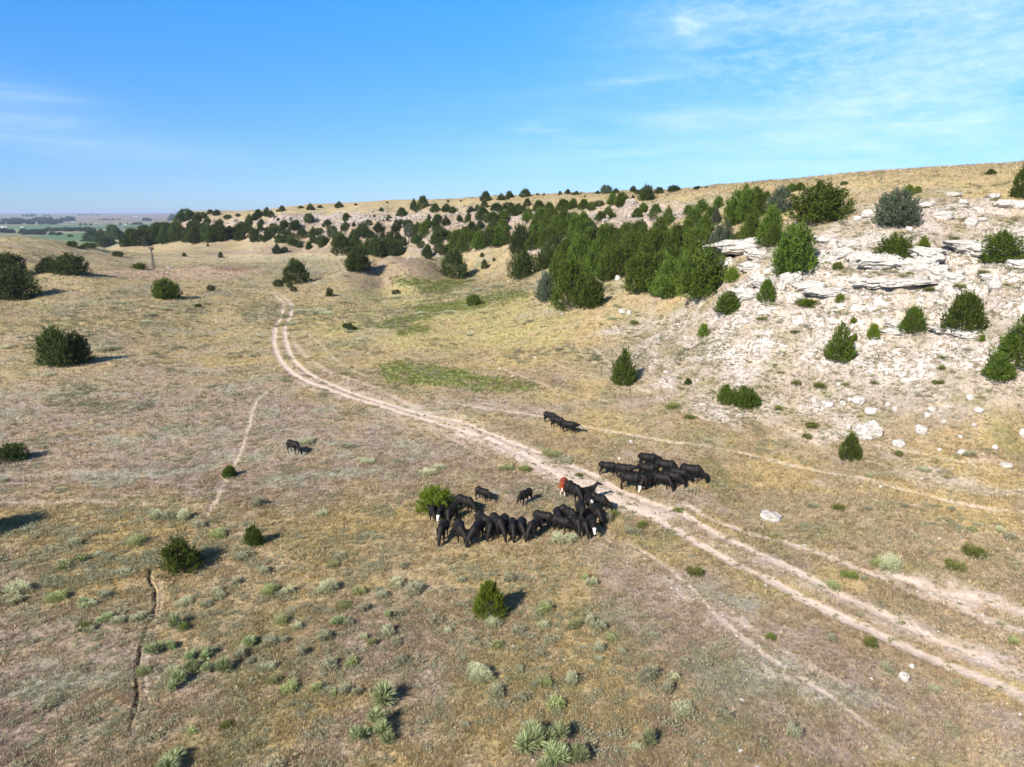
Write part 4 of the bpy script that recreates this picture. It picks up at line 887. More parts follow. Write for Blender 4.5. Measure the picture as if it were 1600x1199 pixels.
SH = [(417,895,24,18,'s'),(421,930,40,26,'g'),(448,925,24,16,'s'),(510,925,40,28,'s'),(522,886,22,12,'g'),(532,872,20,11,'s'),(622,915,24,20,'s'),(646,928,28,26,'s'),(560,928,24,16,'g'),(595,933,26,18,'s'),(541,948,32,13,'g'),(571,955,26,15,'s'),(531,978,32,26,'y'),(546,975,20,16,'s'),
 (608,968,24,22,'y'),(629,958,22,12,'s'),(606,992,26,24,'s'),(442,972,28,18,'g'),(463,982,22,14,'s'),(506,1000,26,22,'s'),(427,1003,28,18,'s'),(442,1003,18,14,'s'),(475,1024,22,22,'s'),(568,998,16,13,'s'),(580,1008,18,18,'g'),(617,1007,20,12,'s'),(629,1038,30,19,'s'),
 (551,1040,28,18,'g'),(515,1045,30,22,'s'),(420,1048,26,18,'s'),(428,1066,22,18,'g'),(448,1078,32,19,'g'),(492,1078,22,20,'g'),(536,1082,26,22,'s'),(559,1088,20,20,'s'),(520,1085,16,14,'g'),(743,1058,64,38,'s'),(776,1088,32,24,'s'),(795,908,20,20,'s'),(772,976,28,20,'s'),
 (630,887,16,12,'s'),(720,908,20,12,'s'),(702,988,16,12,'s'),(737,1004,16,14,'s'),(778,1012,22,18,'g'),(600,1100,52,50,'y'),(588,1142,56,46,'y'),(560,1160,40,36,'y'),(606,1160,28,24,'y'),(851,957,28,24,'g'),(848,980,22,18,'s'),(893,980,26,20,'g'),(920,978,24,24,'s'),(935,985,24,22,'s'),
 (951,1000,22,14,'g'),(938,1018,22,22,'s'),(934,1032,18,12,'s'),(847,1024,20,16,'s'),(810,990,22,18,'s'),(888,1067,28,26,'s'),(850,1074,26,18,'g'),(833,1072,18,12,'s'),(872,1108,36,26,'g'),(817,1096,32,16,'s'),(811,1048,18,12,'s'),(1016,1062,34,34,'s'),(1041,1080,26,28,'s'),
 (1052,1062,20,16,'s'),(1066,1114,38,26,'s'),(1013,1164,32,38,'y'),(996,1168,24,14,'s'),(924,917,18,20,'s'),(916,905,14,12,'g'),(1020,996,18,10,'s'),(975,1022,20,14,'s'),(827,1162,66,54,'y'),(846,1150,40,34,'y'),(870,1158,48,46,'y'),(874,1192,60,52,'y'),(908,1192,46,48,'y'),(850,1208,36,30,'y'),(862,1215,36,24,'y'),
 (244,1018,38,26,'y'),(264,1014,26,20,'y'),(297,1050,32,28,'y'),(318,1028,34,28,'y'),(350,1048,34,30,'y'),(274,1072,34,30,'y'),(275,1048,24,18,'s'),(330,1050,30,24,'y'),(300,1030,26,22,'y'),(392,1008,32,22,'y'),(372,1026,28,20,'s'),(225,1052,26,18,'g'),(273,980,32,30,'y'),(286,984,18,20,'w'),
 (425,1005,28,18,'s'),(393,1038,20,12,'s'),(416,1047,26,16,'s'),(270,1204,64,34,'y'),(300,1142,26,12,'g'),(355,1136,26,12,'w'),(165,968,36,16,'y'),(184,972,26,18,'s'),(130,985,28,18,'w'),(140,988,20,14,'s'),(218,970,28,16,'s'),(130,948,26,18,'y'),(165,932,24,14,'s'),(290,942,40,14,'s'),(320,945,28,12,'s'),(340,935,26,14,'s'),(338,925,20,12,'s'),(365,912,20,14,'s'),
 (240,812,26,24,'s'),(264,812,24,20,'s'),(282,812,28,24,'s'),(312,824,26,18,'s'),(345,840,42,22,'g'),(378,872,36,16,'s'),(212,852,40,24,'g'),(120,850,30,16,'s'),(100,888,34,16,'g'),(125,876,26,14,'w'),(158,868,22,12,'s'),(168,876,22,14,'s'),(28,927,38,28,'s'),(85,938,44,22,'g'),(27,944,28,16,'s'),(136,948,28,16,'s'),
 (193,898,20,14,'s'),(168,930,28,14,'s'),(40,828,22,10,'s'),(1388,891,52,36,'s'),(1370,885,24,22,'g'),(1305,920,28,18,'g'),(1325,902,26,16,'w'),(1522,868,34,26,'w'),(1492,888,36,18,'w'),(1578,842,20,14,'s'),(1563,832,16,14,'s'),(1518,830,16,12,'g'),(1588,1006,22,18,'g'),(1565,976,14,12,'s'),(1134,1120,28,24,'s'),
 (946,812,30,18,'s'),(958,808,22,14,'w'),(878,848,34,24,'s'),(892,846,22,18,'s'),(1084,898,34,18,'w'),(1000,824,26,14,'w'),(985,832,24,12,'s'),(478,694,34,10,'s'),(488,690,22,9,'s'),(565,722,18,10,'s'),(548,698,30,8,'s'),(668,740,34,14,'s'),(684,732,26,12,'s'),(504,806,28,12,'s'),(400,792,22,26,'s'),(412,786,14,10,'g'),
 (576,725,26,10,'s'),(793,735,26,12,'g'),(820,735,22,10,'w'),(860,712,40,10,'g'),(880,722,34,12,'s'),(905,745,14,8,'w'),(1060,800,20,10,'w'),(1270,795,22,12,'s'),(1310,795,26,13,'w'),(1357,797,16,10,'s'),(1410,792,18,10,'s'),(1485,797,14,10,'s'),(1270,668,26,12,'w'),(1262,685,20,12,'w'),(1512,712,20,14,'s'),(1440,735,26,9,'s'),
 (1475,578,16,11,'w'),(1466,600,22,10,'w'),(1242,600,26,10,'w'),(1282,605,24,12,'w'),(1320,602,16,8,'g'),(1365,600,16,8,'w'),(1402,712,18,12,'w'),(1360,745,14,8,'g'),(1350,905,14,10,'s'),(1205,1000,20,16,'w'),(1360,1010,24,22,'w'),(1300,1000,20,18,'s'),(1385,1050,26,22,'s'),(1240,1150,30,30,'s'),(1460,1080,22,18,'s'),
 (545,520,14,6,'s'),(495,490,34,9,'s'),(470,488,18,8,'s'),(510,492,24,6,'s'),(455,508,18,8,'s'),(735,525,14,8,'s'),(652,492,22,6,'s'),(620,490,20,5,'s'),(700,490,24,6,'s'),(735,440,22,9,'s'),(745,455,22,7,'s'),(780,450,24,7,'s'),(715,460,20,6,'s'),(620,467,22,5,'s'),(600,468,16,5,'s'),(585,470,14,5,'s'),
 (260,485,18,7,'s'),(240,495,20,8,'s'),(228,504,16,6,'s'),(272,480,16,6,'s'),(190,475,14,6,'s'),(175,482,14,5,'s'),(160,548,30,9,'s'),(180,546,24,8,'s'),(80,587,18,7,'s'),(328,606,14,8,'s'),(14,698,14,10,'s'),(68,700,16,9,'s'),(10,752,18,10,'s'),(95,768,24,8,'s'),(30,528,12,6,'s'),(45,545,16,7,'s'),(10,545,14,7,'s'),
 (998,494,14,6,'s'),(955,500,20,9,'s'),(995,506,22,8,'w'),(830,503,14,6,'s'),(1130,632,12,10,'w'),(1055,638,30,10,'w'),(1080,655,26,10,'w'),(1105,690,18,8,'s'),(1220,640,20,8,'w'),(1475,560,18,8,'w'),(1190,500,20,8,'w'),(1240,520,16,7,'w'),(1420,430,18,8,'w'),(1450,455,20,10,'w'),(1500,450,22,10,'w'),(1540,430,24,12,'w'),(1490,375,20,8,'w')]
for rw in SH:
    add_shrub(*rw, {'y': G_YUC, 'w': G_FORB}.get(rw[4], G_SAGE))

# ------------------------------------------------------------------ dry grass and low scrub (uncountable)
def grass():
    r = np.random.default_rng(77)
    def cells(mask, n):
        w_ = (mask[:-1, :-1] * np.diff(RR)[:, None] * RR[:-1, None] * np.diff(TH)[None]).ravel()
        k = r.choice(len(w_), n, p=w_ / w_.sum()); j, i = np.divmod(k, NT - 1)
        rr_ = RR[j] + (RR[j + 1] - RR[j]) * r.uniform(size=n); th_ = TH[i] + (TH[i + 1] - TH[i]) * r.uniform(size=n)
        return rr_ * np.sin(th_), rr_ * np.cos(th_)
    vis = (RRg > 24) * (np.abs(TT) < R(46)) * 1.0
    patch = .35 + sstep(-.15, .3, fbm(GX, GY, 1.7, 4, 101)) * 1.2
    keep = np.clip(1 - m_dirt * 1.15 - m_trail * 1.1 - rocky * .45 - m_gul * .6, 0.02, 1)
    out_V, out_F, out_C = [], [], []; off = 0
    for r0, r1, n, per, L0 in ((24, 58, 155000, 9, .14), (46, 100, 138000, 8, .20), (80, 210, 100000, 7, .30), (150, 470, 66000, 6, .55)):
        m = vis * sstep(r0, r0 * 1.25, RRg) * sstep(r1, r1 * .62, RRg) * patch * keep * (1 / RRg)
        x, y = cells(m, n); z = height(x, y)
        base = np.stack([samp(LC[..., c], x, y) for c in range(3)], -1)
        tone = r.uniform(size=n); hue = r.uniform(size=n)
        clump = fbm(x, y, 1.0, 3, 103); big = fbm(x, y, 4.5, 3, 104)
        gold = np.array([.46, .335, .165]); straw = np.array([.60, .51, .36]); grey = np.array([.36, .31, .25]); oliv = np.array([.20, .21, .075]); litter = np.array([.185, .135, .09])
        col = base * 1.16
        pick = hue + big * .35
        for c_, lo, hi in ((gold, .28, .52), (straw, .54, .66), (litter, .66, .84), (grey, .1, .22), (oliv, .88, 9), (oliv, -9, .06)):
            s_ = (pick > lo) & (pick < hi); col[s_] = col[s_] * .42 + c_ * .66
        rk = np.clip(samp(z_chalk, x, y), 0, 1)[:, None] * .7; col = col * (1 - rk) + np.array([.33, .27, .185]) * rk
        col *= (.54 + .86 * tone)[:, None]
        k = np.repeat(np.arange(n), per); mm = len(k)
        sz = L0 * r.uniform(.6, 1.35, n) * (1 + .5 * np.clip(clump, -.5, 1))
        a = r.uniform(0, 2 * np.pi, mm); sp_ = r.uniform(0, 1, mm) ** .7
        off2 = sz[k] * .55 * sp_
        b = np.stack([x[k] + np.cos(a) * off2, y[k] + np.sin(a) * off2, z[k] - .01], -1)
        lean = r.uniform(.15, .9, mm)
        d = np.stack([np.cos(a) * lean + r.normal(0, .25, mm), np.sin(a) * lean + r.normal(0, .25, mm), np.ones(mm)], -1); d /= np.linalg.norm(d, axis=1, keepdims=True)
        L = sz[k] * r.uniform(.6, 1.2, mm)
        th = np.arctan2(d[:, 1], d[:, 0]) + np.pi / 2 + r.normal(0, .5, mm)
        w = L * r.uniform(.10, .22, mm)
        A = np.stack([np.cos(th), np.sin(th), np.zeros(mm)], -1) * w[:, None]
        V_ = np.empty((mm, 3, 3), np.float32); V_[:, 0] = b - A * .5; V_[:, 1] = b + A * .5; V_[:, 2] = b + d * L[:, None]
        C_ = np.repeat(np.clip(col[k] * r.uniform(.72, 1.28, (mm, 1)), .01, .9), 3, 0)
        out_V.append(V_.reshape(-1, 3)); out_F.append(np.arange(mm * 3).reshape(mm, 3) + off); out_C.append(C_); off += mm * 3
    m = bpy.data.materials.new('dry_grass'); m.use_nodes = True; nt = m.node_tree; b = nt.nodes['Principled BSDF']; b.inputs['Roughness'].default_value = .9; b.inputs['Specular IOR Level'].default_value = .1
    at = N(nt, 'ShaderNodeAttribute', attribute_name='land'); nt.links.new(at.outputs['Color'], b.inputs['Base Color'])
    tr = N(nt, 'ShaderNodeBsdfTranslucent'); nt.links.new(at.outputs['Color'], tr.inputs[0]); ms = N(nt, 'ShaderNodeMixShader'); ms.inputs[0].default_value = .3
    nt.links.new(b.outputs[0], ms.inputs[1]); nt.links.new(tr.outputs[0], ms.inputs[2]); nt.links.new(ms.outputs[0], nt.nodes['Material Output'].inputs[0])
    o = link('dry_grass', mesh_np('dry_grass', np.concatenate(out_V), np.concatenate(out_F), [m], False, {'land': np.concatenate(out_C)}))
    thing(o, 'short dry prairie grass covering the valley floor and slopes', 'grass', kind='stuff')
    # small tufts of sage and weeds, thousands of them
    out_V, out_F, out_C = [], [], []; off = 0
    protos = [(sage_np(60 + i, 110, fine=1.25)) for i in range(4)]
    zsc = np.maximum(zone([(370,470),(470,478),(640,488),(640,505),(520,512),(370,505)], 10, 20, 100, 320), zone([(640,452),(830,440),(840,462),(660,476)], 6, 14, 100, 320)); zsc = np.maximum(zsc, zone([(120,470),(340,470),(300,520),(60,560),(20,520)], 14, 30, 90, 320) * .6)
    zfg = zone([(-60,790),(260,790),(420,860),(640,860),(980,930),(1150,1060),(1100,1199),(-60,1199)], 20, 40, 20, 70)
    m0 = vis * (1.2 * zsc * (RRg > 90) + keep * sstep(.05, .4, fbm(GX, GY, 8, 4, 120)) + z_chalk * .5 * sstep(-.1, .3, fbm(GX, GY, 4, 3, 121)) + 2.2 * zfg * keep * sstep(-.2, .25, fbm(GX, GY, 2.5, 3, 122)))
    for r0, r1, n, s0 in ((24, 60, 3300, .28), (55, 120, 5600, .32), (100, 430, 11000, .5)):
        x, y = cells(m0 * (RRg > r0) * (RRg < r1) * (1 / RRg), n); z = height(x, y)
        for i in range(n):
            v_, f_, c_ = protos[i % 4]; s = s0 * math.exp(r.normal(0, .35)); a = r.uniform(0, 6.28); ca, sa = math.cos(a), math.sin(a)
            q_ = np.stack([(v_[:, 0] * ca - v_[:, 1] * sa) * s * 2 + x[i], (v_[:, 0] * sa + v_[:, 1] * ca) * s * 2 + y[i], v_[:, 2] * s * .9 + z[i] - .01], -1)
            out_V.append(q_); out_F.append(f_ + off); c2 = c_.copy(); c2[:, 0] = np.clip(c2[:, 0] + r.normal(0, .15) - (.02 if r0 < 90 else .45), 0, 1); out_C.append(c2); off += len(v_)
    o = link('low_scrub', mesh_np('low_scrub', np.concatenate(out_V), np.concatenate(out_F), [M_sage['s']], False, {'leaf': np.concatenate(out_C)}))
    thing(o, 'small grey-green tufts of scrub dotted through the dry grass', 'scrub', kind='stuff')
    # green weeds in the moist hollows and tufts among the chalk
    out_V, out_F, out_C = [], [], []; off = 0
    mg = z_green * 4 + z_chalk * 1.8 * sstep(.0, .3, fbm(GX, GY, 5, 3, 125)) + z_path * .8 * sstep(.0, .3, fbm(GX, GY, 4, 3, 126)) + m_dirt * (RRg < 90) * .35
    x, y = cells(vis * mg * (RRg < 330) * (1 / RRg), 9000); z = height(x, y); rr_ = np.hypot(x, y)
    for i in range(len(x)):
        v_, f_, c_ = protos[i % 4]; s = (.10 + .0016 * rr_[i]) * math.exp(r.normal(0, .35)); a = r.uniform(0, 6.28); ca, sa = math.cos(a), math.sin(a)
        q_ = np.stack([(v_[:, 0] * ca - v_[:, 1] * sa) * s * 2 + x[i], (v_[:, 0] * sa + v_[:, 1] * ca) * s * 2 + y[i], v_[:, 2] * s * .8 + z[i] - .01], -1)
        out_V.append(q_); out_F.append(f_ + off); out_C.append(c_); off += len(v_)
    o = link('green_weeds', mesh_np('green_weeds', np.concatenate(out_V), np.concatenate(out_F), [M_sage['w']], False, {'leaf': np.concatenate(out_C)}))
    thing(o, 'low green and olive weeds among stones and in damp hollows', 'weeds', kind='stuff')
grass()
# ------------------------------------------------------------------ cattle
def hide_mat(name, col, col2, rough=.55):
    m, nt, b = nt_mat(name); b.inputs['Roughness'].default_value = rough; b.inputs['Specular IOR Level'].default_value = .3
    t_ = N(nt, 'ShaderNodeTexCoord'); f = noise(nt, t_.outputs['Object'], 3.5, 4, .6)
    nt.links.new(mixn(nt, mapr(nt, f, .35, .65), col, col2), b.inputs['Base Color']); return m
M_black = hide_mat('black_hide', (.0035, .0030, .0028), (.0120, .0075, .0055), .68); M_red = hide_mat('red_hide', (.20, .036, .011), (.29, .060, .018)); M_white = hide_mat('white_hair', (.72, .68, .62), (.62, .57, .50), .8)
def ell(bm, c, r, ry=0.0, rz=0.0):
    M = Matrix.Translation(c) @ Matrix.Rotation(rz, 4, 'Z') @ Matrix.Rotation(ry, 4, 'Y') @ Matrix.Diagonal((*r, 1))
    bmesh.ops.create_icosphere(bm, subdivisions=3, radius=1, matrix=M)
def limb(bm, pts):
    for (p0, r0), (p1, r1) in zip(pts[:-1], pts[1:]):
        p0, p1 = Vector(p0), Vector(p1); n = max(3, int((p1 - p0).length / (min(r0, r1) * .45)))
        for i in range(n + 1):
            t = i / n; bmesh.ops.create_icosphere(bm, subdivisions=2, radius=r0 + (r1 - r0) * t, matrix=Matrix.Translation(p0.lerp(p1, t)))
def cow_mesh(pose, yaw=0.0, stride=0.0, hide=None, marks='', name='body'):
    bm = bmesh.new()
    ell(bm, (0, 0, .97), (.74, .30, .35)); ell(bm, (.05, 0, .84), (.55, .27, .26)); ell(bm, (.50, 0, 1.02), (.30, .25, .35)); ell(bm, (-.55, 0, 1.05), (.33, .28, .31)); ell(bm, (-.70, 0, 1.0), (.20, .24, .26))
    ell(bm, (.66, 0, .83), (.20, .17, .25)); ell(bm, (0, 0, 1.17), (.72, .13, .15))
    for s in (-1, 1):
        k = stride * s
        limb(bm, [((.52, s * .18, .95), .14), ((.54 + k * .3, s * .18, .62), .095), ((.55 + k * .7, s * .17, .40), .058), ((.54 + k * .8, s * .17, .12), .042), ((.56 + k * .85, s * .17, .045), .055)])
        limb(bm, [((-.60, s * .17, 1.0), .20), ((-.52 - k * .25, s * .19, .72), .145), ((-.72 - k * .5, s * .17, .44), .065), ((-.66 - k * .7, s * .17, .14), .044), ((-.64 - k * .7, s * .17, .045), .056)])
    limb(bm, [((-.86, 0, 1.16), .035), ((-.94, 0, .95), .028), ((-.95, .02, .62), .024), ((-.94, .02, .45), .042), ((-.94, .02, .36), .022)])
    poll, muz = {'graze': ((1.20, .52), (1.34, .10)), 'low': ((1.24, .92), (1.50, .58)), 'level': ((1.24, 1.26), (1.60, 1.02)), 'up': ((1.06, 1.56), (1.45, 1.44))}[pose]
    cy, sy = math.cos(yaw), math.sin(yaw)
    def rot(x, y, z): dx = x - .62; return (.62 + dx * cy - y * sy, dx * sy + y * cy, z)
    ph, pm = Vector(rot(poll[0], 0, poll[1])), Vector(rot(muz[0], 0, muz[1])); nb = Vector((.62, 0, 1.08))
    midn = nb.lerp(ph, .5) + Vector((0, 0, .04))
    limb(bm, [(nb, .215), (midn, .155), (ph, .12)]); limb(bm, [(nb + Vector((.02, 0, -.14)), .17), (ph + Vector((-.02, 0, -.03)), .11)])
    hd = (pm - ph).normalized()
    limb(bm, [(ph, .135), (ph.lerp(pm, .45), .112), (ph.lerp(pm, .8), .080), (pm, .078)])
    side = Vector((-hd.y, hd.x, 0)); side = side.normalized() if side.length > 1e-3 else Vector((0, 1, 0))
    if pose == 'graze': side = Vector((-sy, cy, 0))
    for s in (-1, 1):
        ec = ph + side * s * .20 + Vector((0, 0, .05)) - hd * .02
        M = Matrix.Translation(ec) @ Vector((0, 1, 0)).rotation_difference(side * s).to_matrix().to_4x4() @ Matrix.Diagonal((.055, .125, .035, 1))
        bmesh.ops.create_icosphere(bm, subdivisions=2, radius=1, matrix=M)
        bmesh.ops.create_icosphere(bm, subdivisions=2, radius=.028, matrix=Matrix.Translation(ph.lerp(pm, .32) + side * s * .095 + hd.orthogonal().normalized() * 0.0))
    me = bpy.data.meshes.new(name); bm.to_mesh(me); bm.free()
    ob = bpy.data.objects.new('tmp', me); COL.objects.link(ob)
    rm = ob.modifiers.new('r', 'REMESH'); rm.mode = 'VOXEL'; rm.voxel_size = .030; rm.use_smooth_shade = True
    sm = ob.modifiers.new('s', 'SMOOTH'); sm.factor = .5; sm.iterations = 4
    dg = bpy.context.evaluated_depsgraph_get(); m2 = bpy.data.meshes.new_from_object(ob.evaluated_get(dg)); m2.name = name
    bpy.data.objects.remove(ob); bpy.data.meshes.remove(me)
    m2.materials.clear(); m2.materials.append(hide or M_black); m2.materials.append(M_white)
    n = len(m2.polygons); cc = np.empty(n * 3, np.float32); m2.polygons.foreach_get('center', cc); cc = cc.reshape(-1, 3)
    mi = np.zeros(n, np.int32); hd_, ph_ = np.array(hd), np.array(ph); al = (cc - ph_) @ hd_; tot = (pm - ph).length
    lat = np.linalg.norm((cc - ph_) - al[:, None] * hd_, axis=1)
    if 'f' in marks: mi[(al > -.03) & (lat < .15) & (cc[:, 0] > .9)] = 1
    if 'b' in marks: mi[(al > -.03) & (lat < .15) & (cc[:, 0] > .9) & (np.sin(cc[:, 1] * 38 + cc[:, 2] * 21) > -.2)] = 1
    if 'r' in marks:
        mi[(al > .02) & (lat < .15) & (np.abs((cc - ph_) @ np.array(side)) < .055) & (cc[:, 0] > .9)] = 1
        mi[(cc[:, 2] < .42) & (cc[:, 0] < .9)] = 1; mi[(cc[:, 2] < .66) & (np.abs(cc[:, 1]) < .12) & (cc[:, 0] < .9)] = 1; mi[(al > tot * .7) & (cc[:, 0] > .9)] = 0
    m2.polygons.foreach_set('material_index', mi); m2.polygons.foreach_set('use_smooth', np.ones(n, bool)); m2.update()
    return m2
CM = {'g0': cow_mesh('graze'), 'g1': cow_mesh('graze', .45, .14), 'g2': cow_mesh('graze', -.45, -.12), 'n0': cow_mesh('low', .15, .10), 'n1': cow_mesh('low', -.3, -.10), 'l0': cow_mesh('level', -.2, .08), 'u0': cow_mesh('up', -.5, .05),
      'gf': cow_mesh('graze', .3, .05, None, 'f'), 'nf': cow_mesh('low', 0, .05, None, 'f'), 'nb': cow_mesh('level', 0, .05, None, 'b'), 'red': cow_mesh('low', .0, .12, M_red, 'r'), 'ls': cow_mesh('low', .55, .08, None, 'b')}
POSE = {'g': 'grazing with its head down', 'n': 'with its head lowered', 'l': 'with its head held level', 'u': 'with its head raised'}
GH_A = 'cattle bunched at the left of the herd'; 
# u, v(feet), heading in degrees (0 = right, 90 = away, -90 = towards the camera), mesh, scale, label
HERD = [
 (676,811,-82,'n0',.88,'A','black cow half hidden by the bright green bush, leftmost of the herd'),
 (690,813,-98,'nf',.88,'A','black cow with a white face, just right of the bright green bush'),
 (705,815,-112,'g1',.92,'A','black cow grazing between the white-faced cow by the bush and the broadside cow behind it'),
 (727,800,-38,'g0',1.0,'A','black cow seen side-on in the back row, to the right of the bright green bush'),
 (692,843,-98,'g0',1.0,'F','black cow grazing towards the camera, leftmost in the front row'),
 (719,845,-76,'g1',1.05,'F','black cow grazing, second from the left in the front row'),
 (745,845,-106,'g2',1.05,'F','black cow grazing, third from the left in the front row'),
 (754,828,-62,'g0',.98,'F','black cow just behind the third cow from the left in the front row'),
 (765,838,-80,'g2',.95,'F','black cow grazing, fourth from the left in the front row'),
 (777,836,-63,'g0',1.12,'F','large black cow with the longest back in the front row, fifth from the left'),
 (789,829,-85,'g1',.85,'F','small black cow mostly hidden behind the middle of the front row'),
 (801,838,-86,'g0',.92,'F','left one of the matching grazing pair just right of the front row middle'),
 (815,836,-92,'g1',.90,'F','right one of the matching grazing pair just right of the front row middle'),
 (835,838,-122,'g0',.98,'F','black cow with head to the lower left, rightmost of the front row'),
 (849,825,-26,'g1',.98,'F','black cow grazing to the right, just behind the rightmost of the front row'),
 (754,783,-42,'n1',.85,'S','lone black calf standing above the front row, left of the other lone calf'),
 (821,787,-128,'n0',.88,'S','lone black calf facing the lower left, between the front row and the dirt track'),
 (880,771,-100,'red',.92,'R','red-brown calf with white legs and a white blaze facing the camera by the track'),
 (896,783,-62,'g0',1.15,'P','big black cow directly below the red calf, heading to the camera'),
 (917,783,28,'u0',.92,'P','black calf with raised head looking right, beside the dirt track'),
 (921,796,-88,'nb',.92,'P','black cow with a blotched white face in the middle of the packed cattle'),
 (935,797,-48,'g1',1.0,'P','black cow at the right edge of the packed cattle, below the calf with raised head'),
 (872,820,-90,'g0',.92,'P','black cow grazing at the left edge of the packed cattle'),
 (887,818,-52,'g0',1.0,'P','black cow grazing behind the left front of the packed cattle'),
 (877,832,-35,'g1',.95,'P','black cow at the lower left corner of the packed cattle'),
 (908,812,-85,'g2',1.0,'P','black cow in the middle of the packed cattle, below the blotched white face'),
 (925,833,-88,'nf',.92,'P','black cow with a plain white face at the lower right of the packed cattle'),
 (898,832,-60,'g2',.92,'P','black cow in the front of the packed cattle, second from their lower left corner'),
 (911,834,-75,'g0',.88,'P','black cow in the front of the packed cattle, just left of the plain white face'),
 (930,815,-70,'g0',.95,'P','black cow behind the plain white-faced one in the packed cattle'),
 (949,743,-14,'n1',.95,'T','black cow side-on, leftmost of the group above the dirt track'),
 (975,748,-22,'l0',1.0,'T','black cow with level head, second from the left of the group above the dirt track'),
 (984,765,-16,'g0',1.12,'T','large black cow nearest the track in the group above it'),
 (1011,731,-15,'n0',1.02,'T','black cow at the back top of the group above the dirt track'),
 (1010,747,-22,'g1',1.0,'T','black cow in the centre of the group above the track, behind the white-faced one'),
 (1039,744,-24,'g0',1.12,'T','black cow right of the topmost one in the group above the track'),
 (1013,764,-150,'gf',.98,'T','black cow with a white face looking back left in the group above the track'),
 (1032,763,-30,'g2',1.02,'T','black cow just right of the white-faced one in the group above the track'),
 (1049,760,-28,'g0',.98,'T','black cow at the lower edge above the track, second from its right end'),
 (1060,754,-32,'g1',.95,'T','black cow squeezed in just left of the rightmost cow above the track'),
 (1079,752,-24,'g0',1.12,'T','black cow grazing, rightmost of the group above the dirt track'),
 (859,662,-42,'n0',.95,'U','black cow at the rear left of the three walking by the thin cattle trail'),
 (871,670,-38,'g0',.98,'U','middle one of the three black cows by the thin cattle trail'),
 (889,677,-32,'ls',.98,'U','black cow with white blaze, front right of three by the thin cattle trail'),
 (459,708,-34,'g0',.95,'V','lone black cow grazing far left of the track, away from the herd')]
GRP = {'A': 'cattle next to the bright green bush', 'F': 'front row of grazing cattle', 'S': 'lone calves above the front row', 'P': 'cattle packed together by the track', 'T': 'cattle above the track', 'U': 'three cattle by the thin trail'}
for u, v, hdg, k, sc, g, lab in HERD:
    x, y, z, t = cast(u, v)
    o = link('calf' if k in ('red', 'u0') or g == 'S' else 'cow', CM[k]); o.location = (x, y, z - .02); sc *= 1.10; o.scale = (sc * .96, sc * 1.18, sc * 1.06); o.rotation_euler = (0, 0, R(hdg))
    thing(o, lab, 'calf' if o.name.startswith('calf') else 'cow', GRP.get(g))

# ------------------------------------------------------------------ wind pump, tank and farm buildings
def flat_mat(name, col, rough=.6, metal=0.0):
    m, nt, b = nt_mat(name); b.inputs['Roughness'].default_value = rough; b.inputs['Metallic'].default_value = metal
    t_ = N(nt, 'ShaderNodeTexCoord'); f = noise(nt, t_.outputs['Object'], 2.5, 5, .65)
    nt.links.new(mixn(nt, mapr(nt, f, .3, .7), tuple(c * .8 for c in col), col), b.inputs['Base Color']); return m
M_steel = flat_mat('weathered_steel', (.16, .15, .14), .6, .3); M_pale = flat_mat('galvanised_tank', (.50, .48, .45), .5, .2); M_wall = flat_mat('farm_wall', (.72, .70, .66)); M_roof = flat_mat('farm_roof', (.42, .40, .38)); M_redw = flat_mat('red_barn', (.30, .12, .09)); M_dark = flat_mat('dark_opening', (.04, .04, .045))
M_water = flat_mat('tank_water', (.05, .08, .09), .1)
def box_np(c, s):
    x, y, z = c; a, b, d = s[0] / 2, s[1] / 2, s[2] / 2
    V_ = np.array([(x + i * a, y + j * b, z + k * d) for i in (-1, 1) for j in (-1, 1) for k in (-1, 1)]); F_ = np.array([(0, 1, 3, 2), (4, 6, 7, 5), (0, 4, 5, 1), (2, 3, 7, 6), (0, 2, 6, 4), (1, 5, 7, 3)])
    return V_, F_
def part(nm, parts, mat, par, smooth=False): return link(nm, mesh_np(nm, *cat_parts(parts), [mat], smooth), par)
x, y, z, t = cast(240, 421, 200); HT = 33 * t / FPX
wp_ = empty('wind_pump', (x, y, z), math.atan2(y, x) + .5); thing(wp_, 'tall thin metal windmill standing in the far hollow beside a green bush', 'windmill')
b_, tp = HT * .065, .12
legs = [(sx * b_, sy * b_) for sx in (-1, 1) for sy in (-1, 1)]
for sx, sy in ((-1, -1), (-1, 1), (1, -1), (1, 1)): part('leg', [tube([(sx * b_, sy * b_, -.2), (sx * tp, sy * tp, HT * .93)], [.075, .05], 5)], M_steel, wp_)
br = []
for k in range(6):
    z0, z1 = HT * .93 * k / 6, HT * .93 * (k + 1) / 6; w0, w1 = b_ + (tp - b_) * k / 6, b_ + (tp - b_) * (k + 1) / 6
    for (ax, ay, bx_, by_) in ((-1, -1, 1, -1), (1, -1, 1, 1), (1, 1, -1, 1), (-1, 1, -1, -1)):
        br.append(tube([(ax * w0, ay * w0, z0), (bx_ * w1, by_ * w1, z1)], [.028, .028], 4)); br.append(tube([(bx_ * w0, by_ * w0, z0), (ax * w1, ay * w1, z1)], [.028, .028], 4)); br.append(tube([(ax * w1, ay * w1, z1), (bx_ * w1, by_ * w1, z1)], [.03, .03], 4))
part('tower_bracing', br, M_steel, wp_); part('pump_rod', [tube([(0, 0, 0), (0, 0, HT * .95)], [.05, .05], 6)], M_steel, wp_)
wh = []
R_w = HT * .115
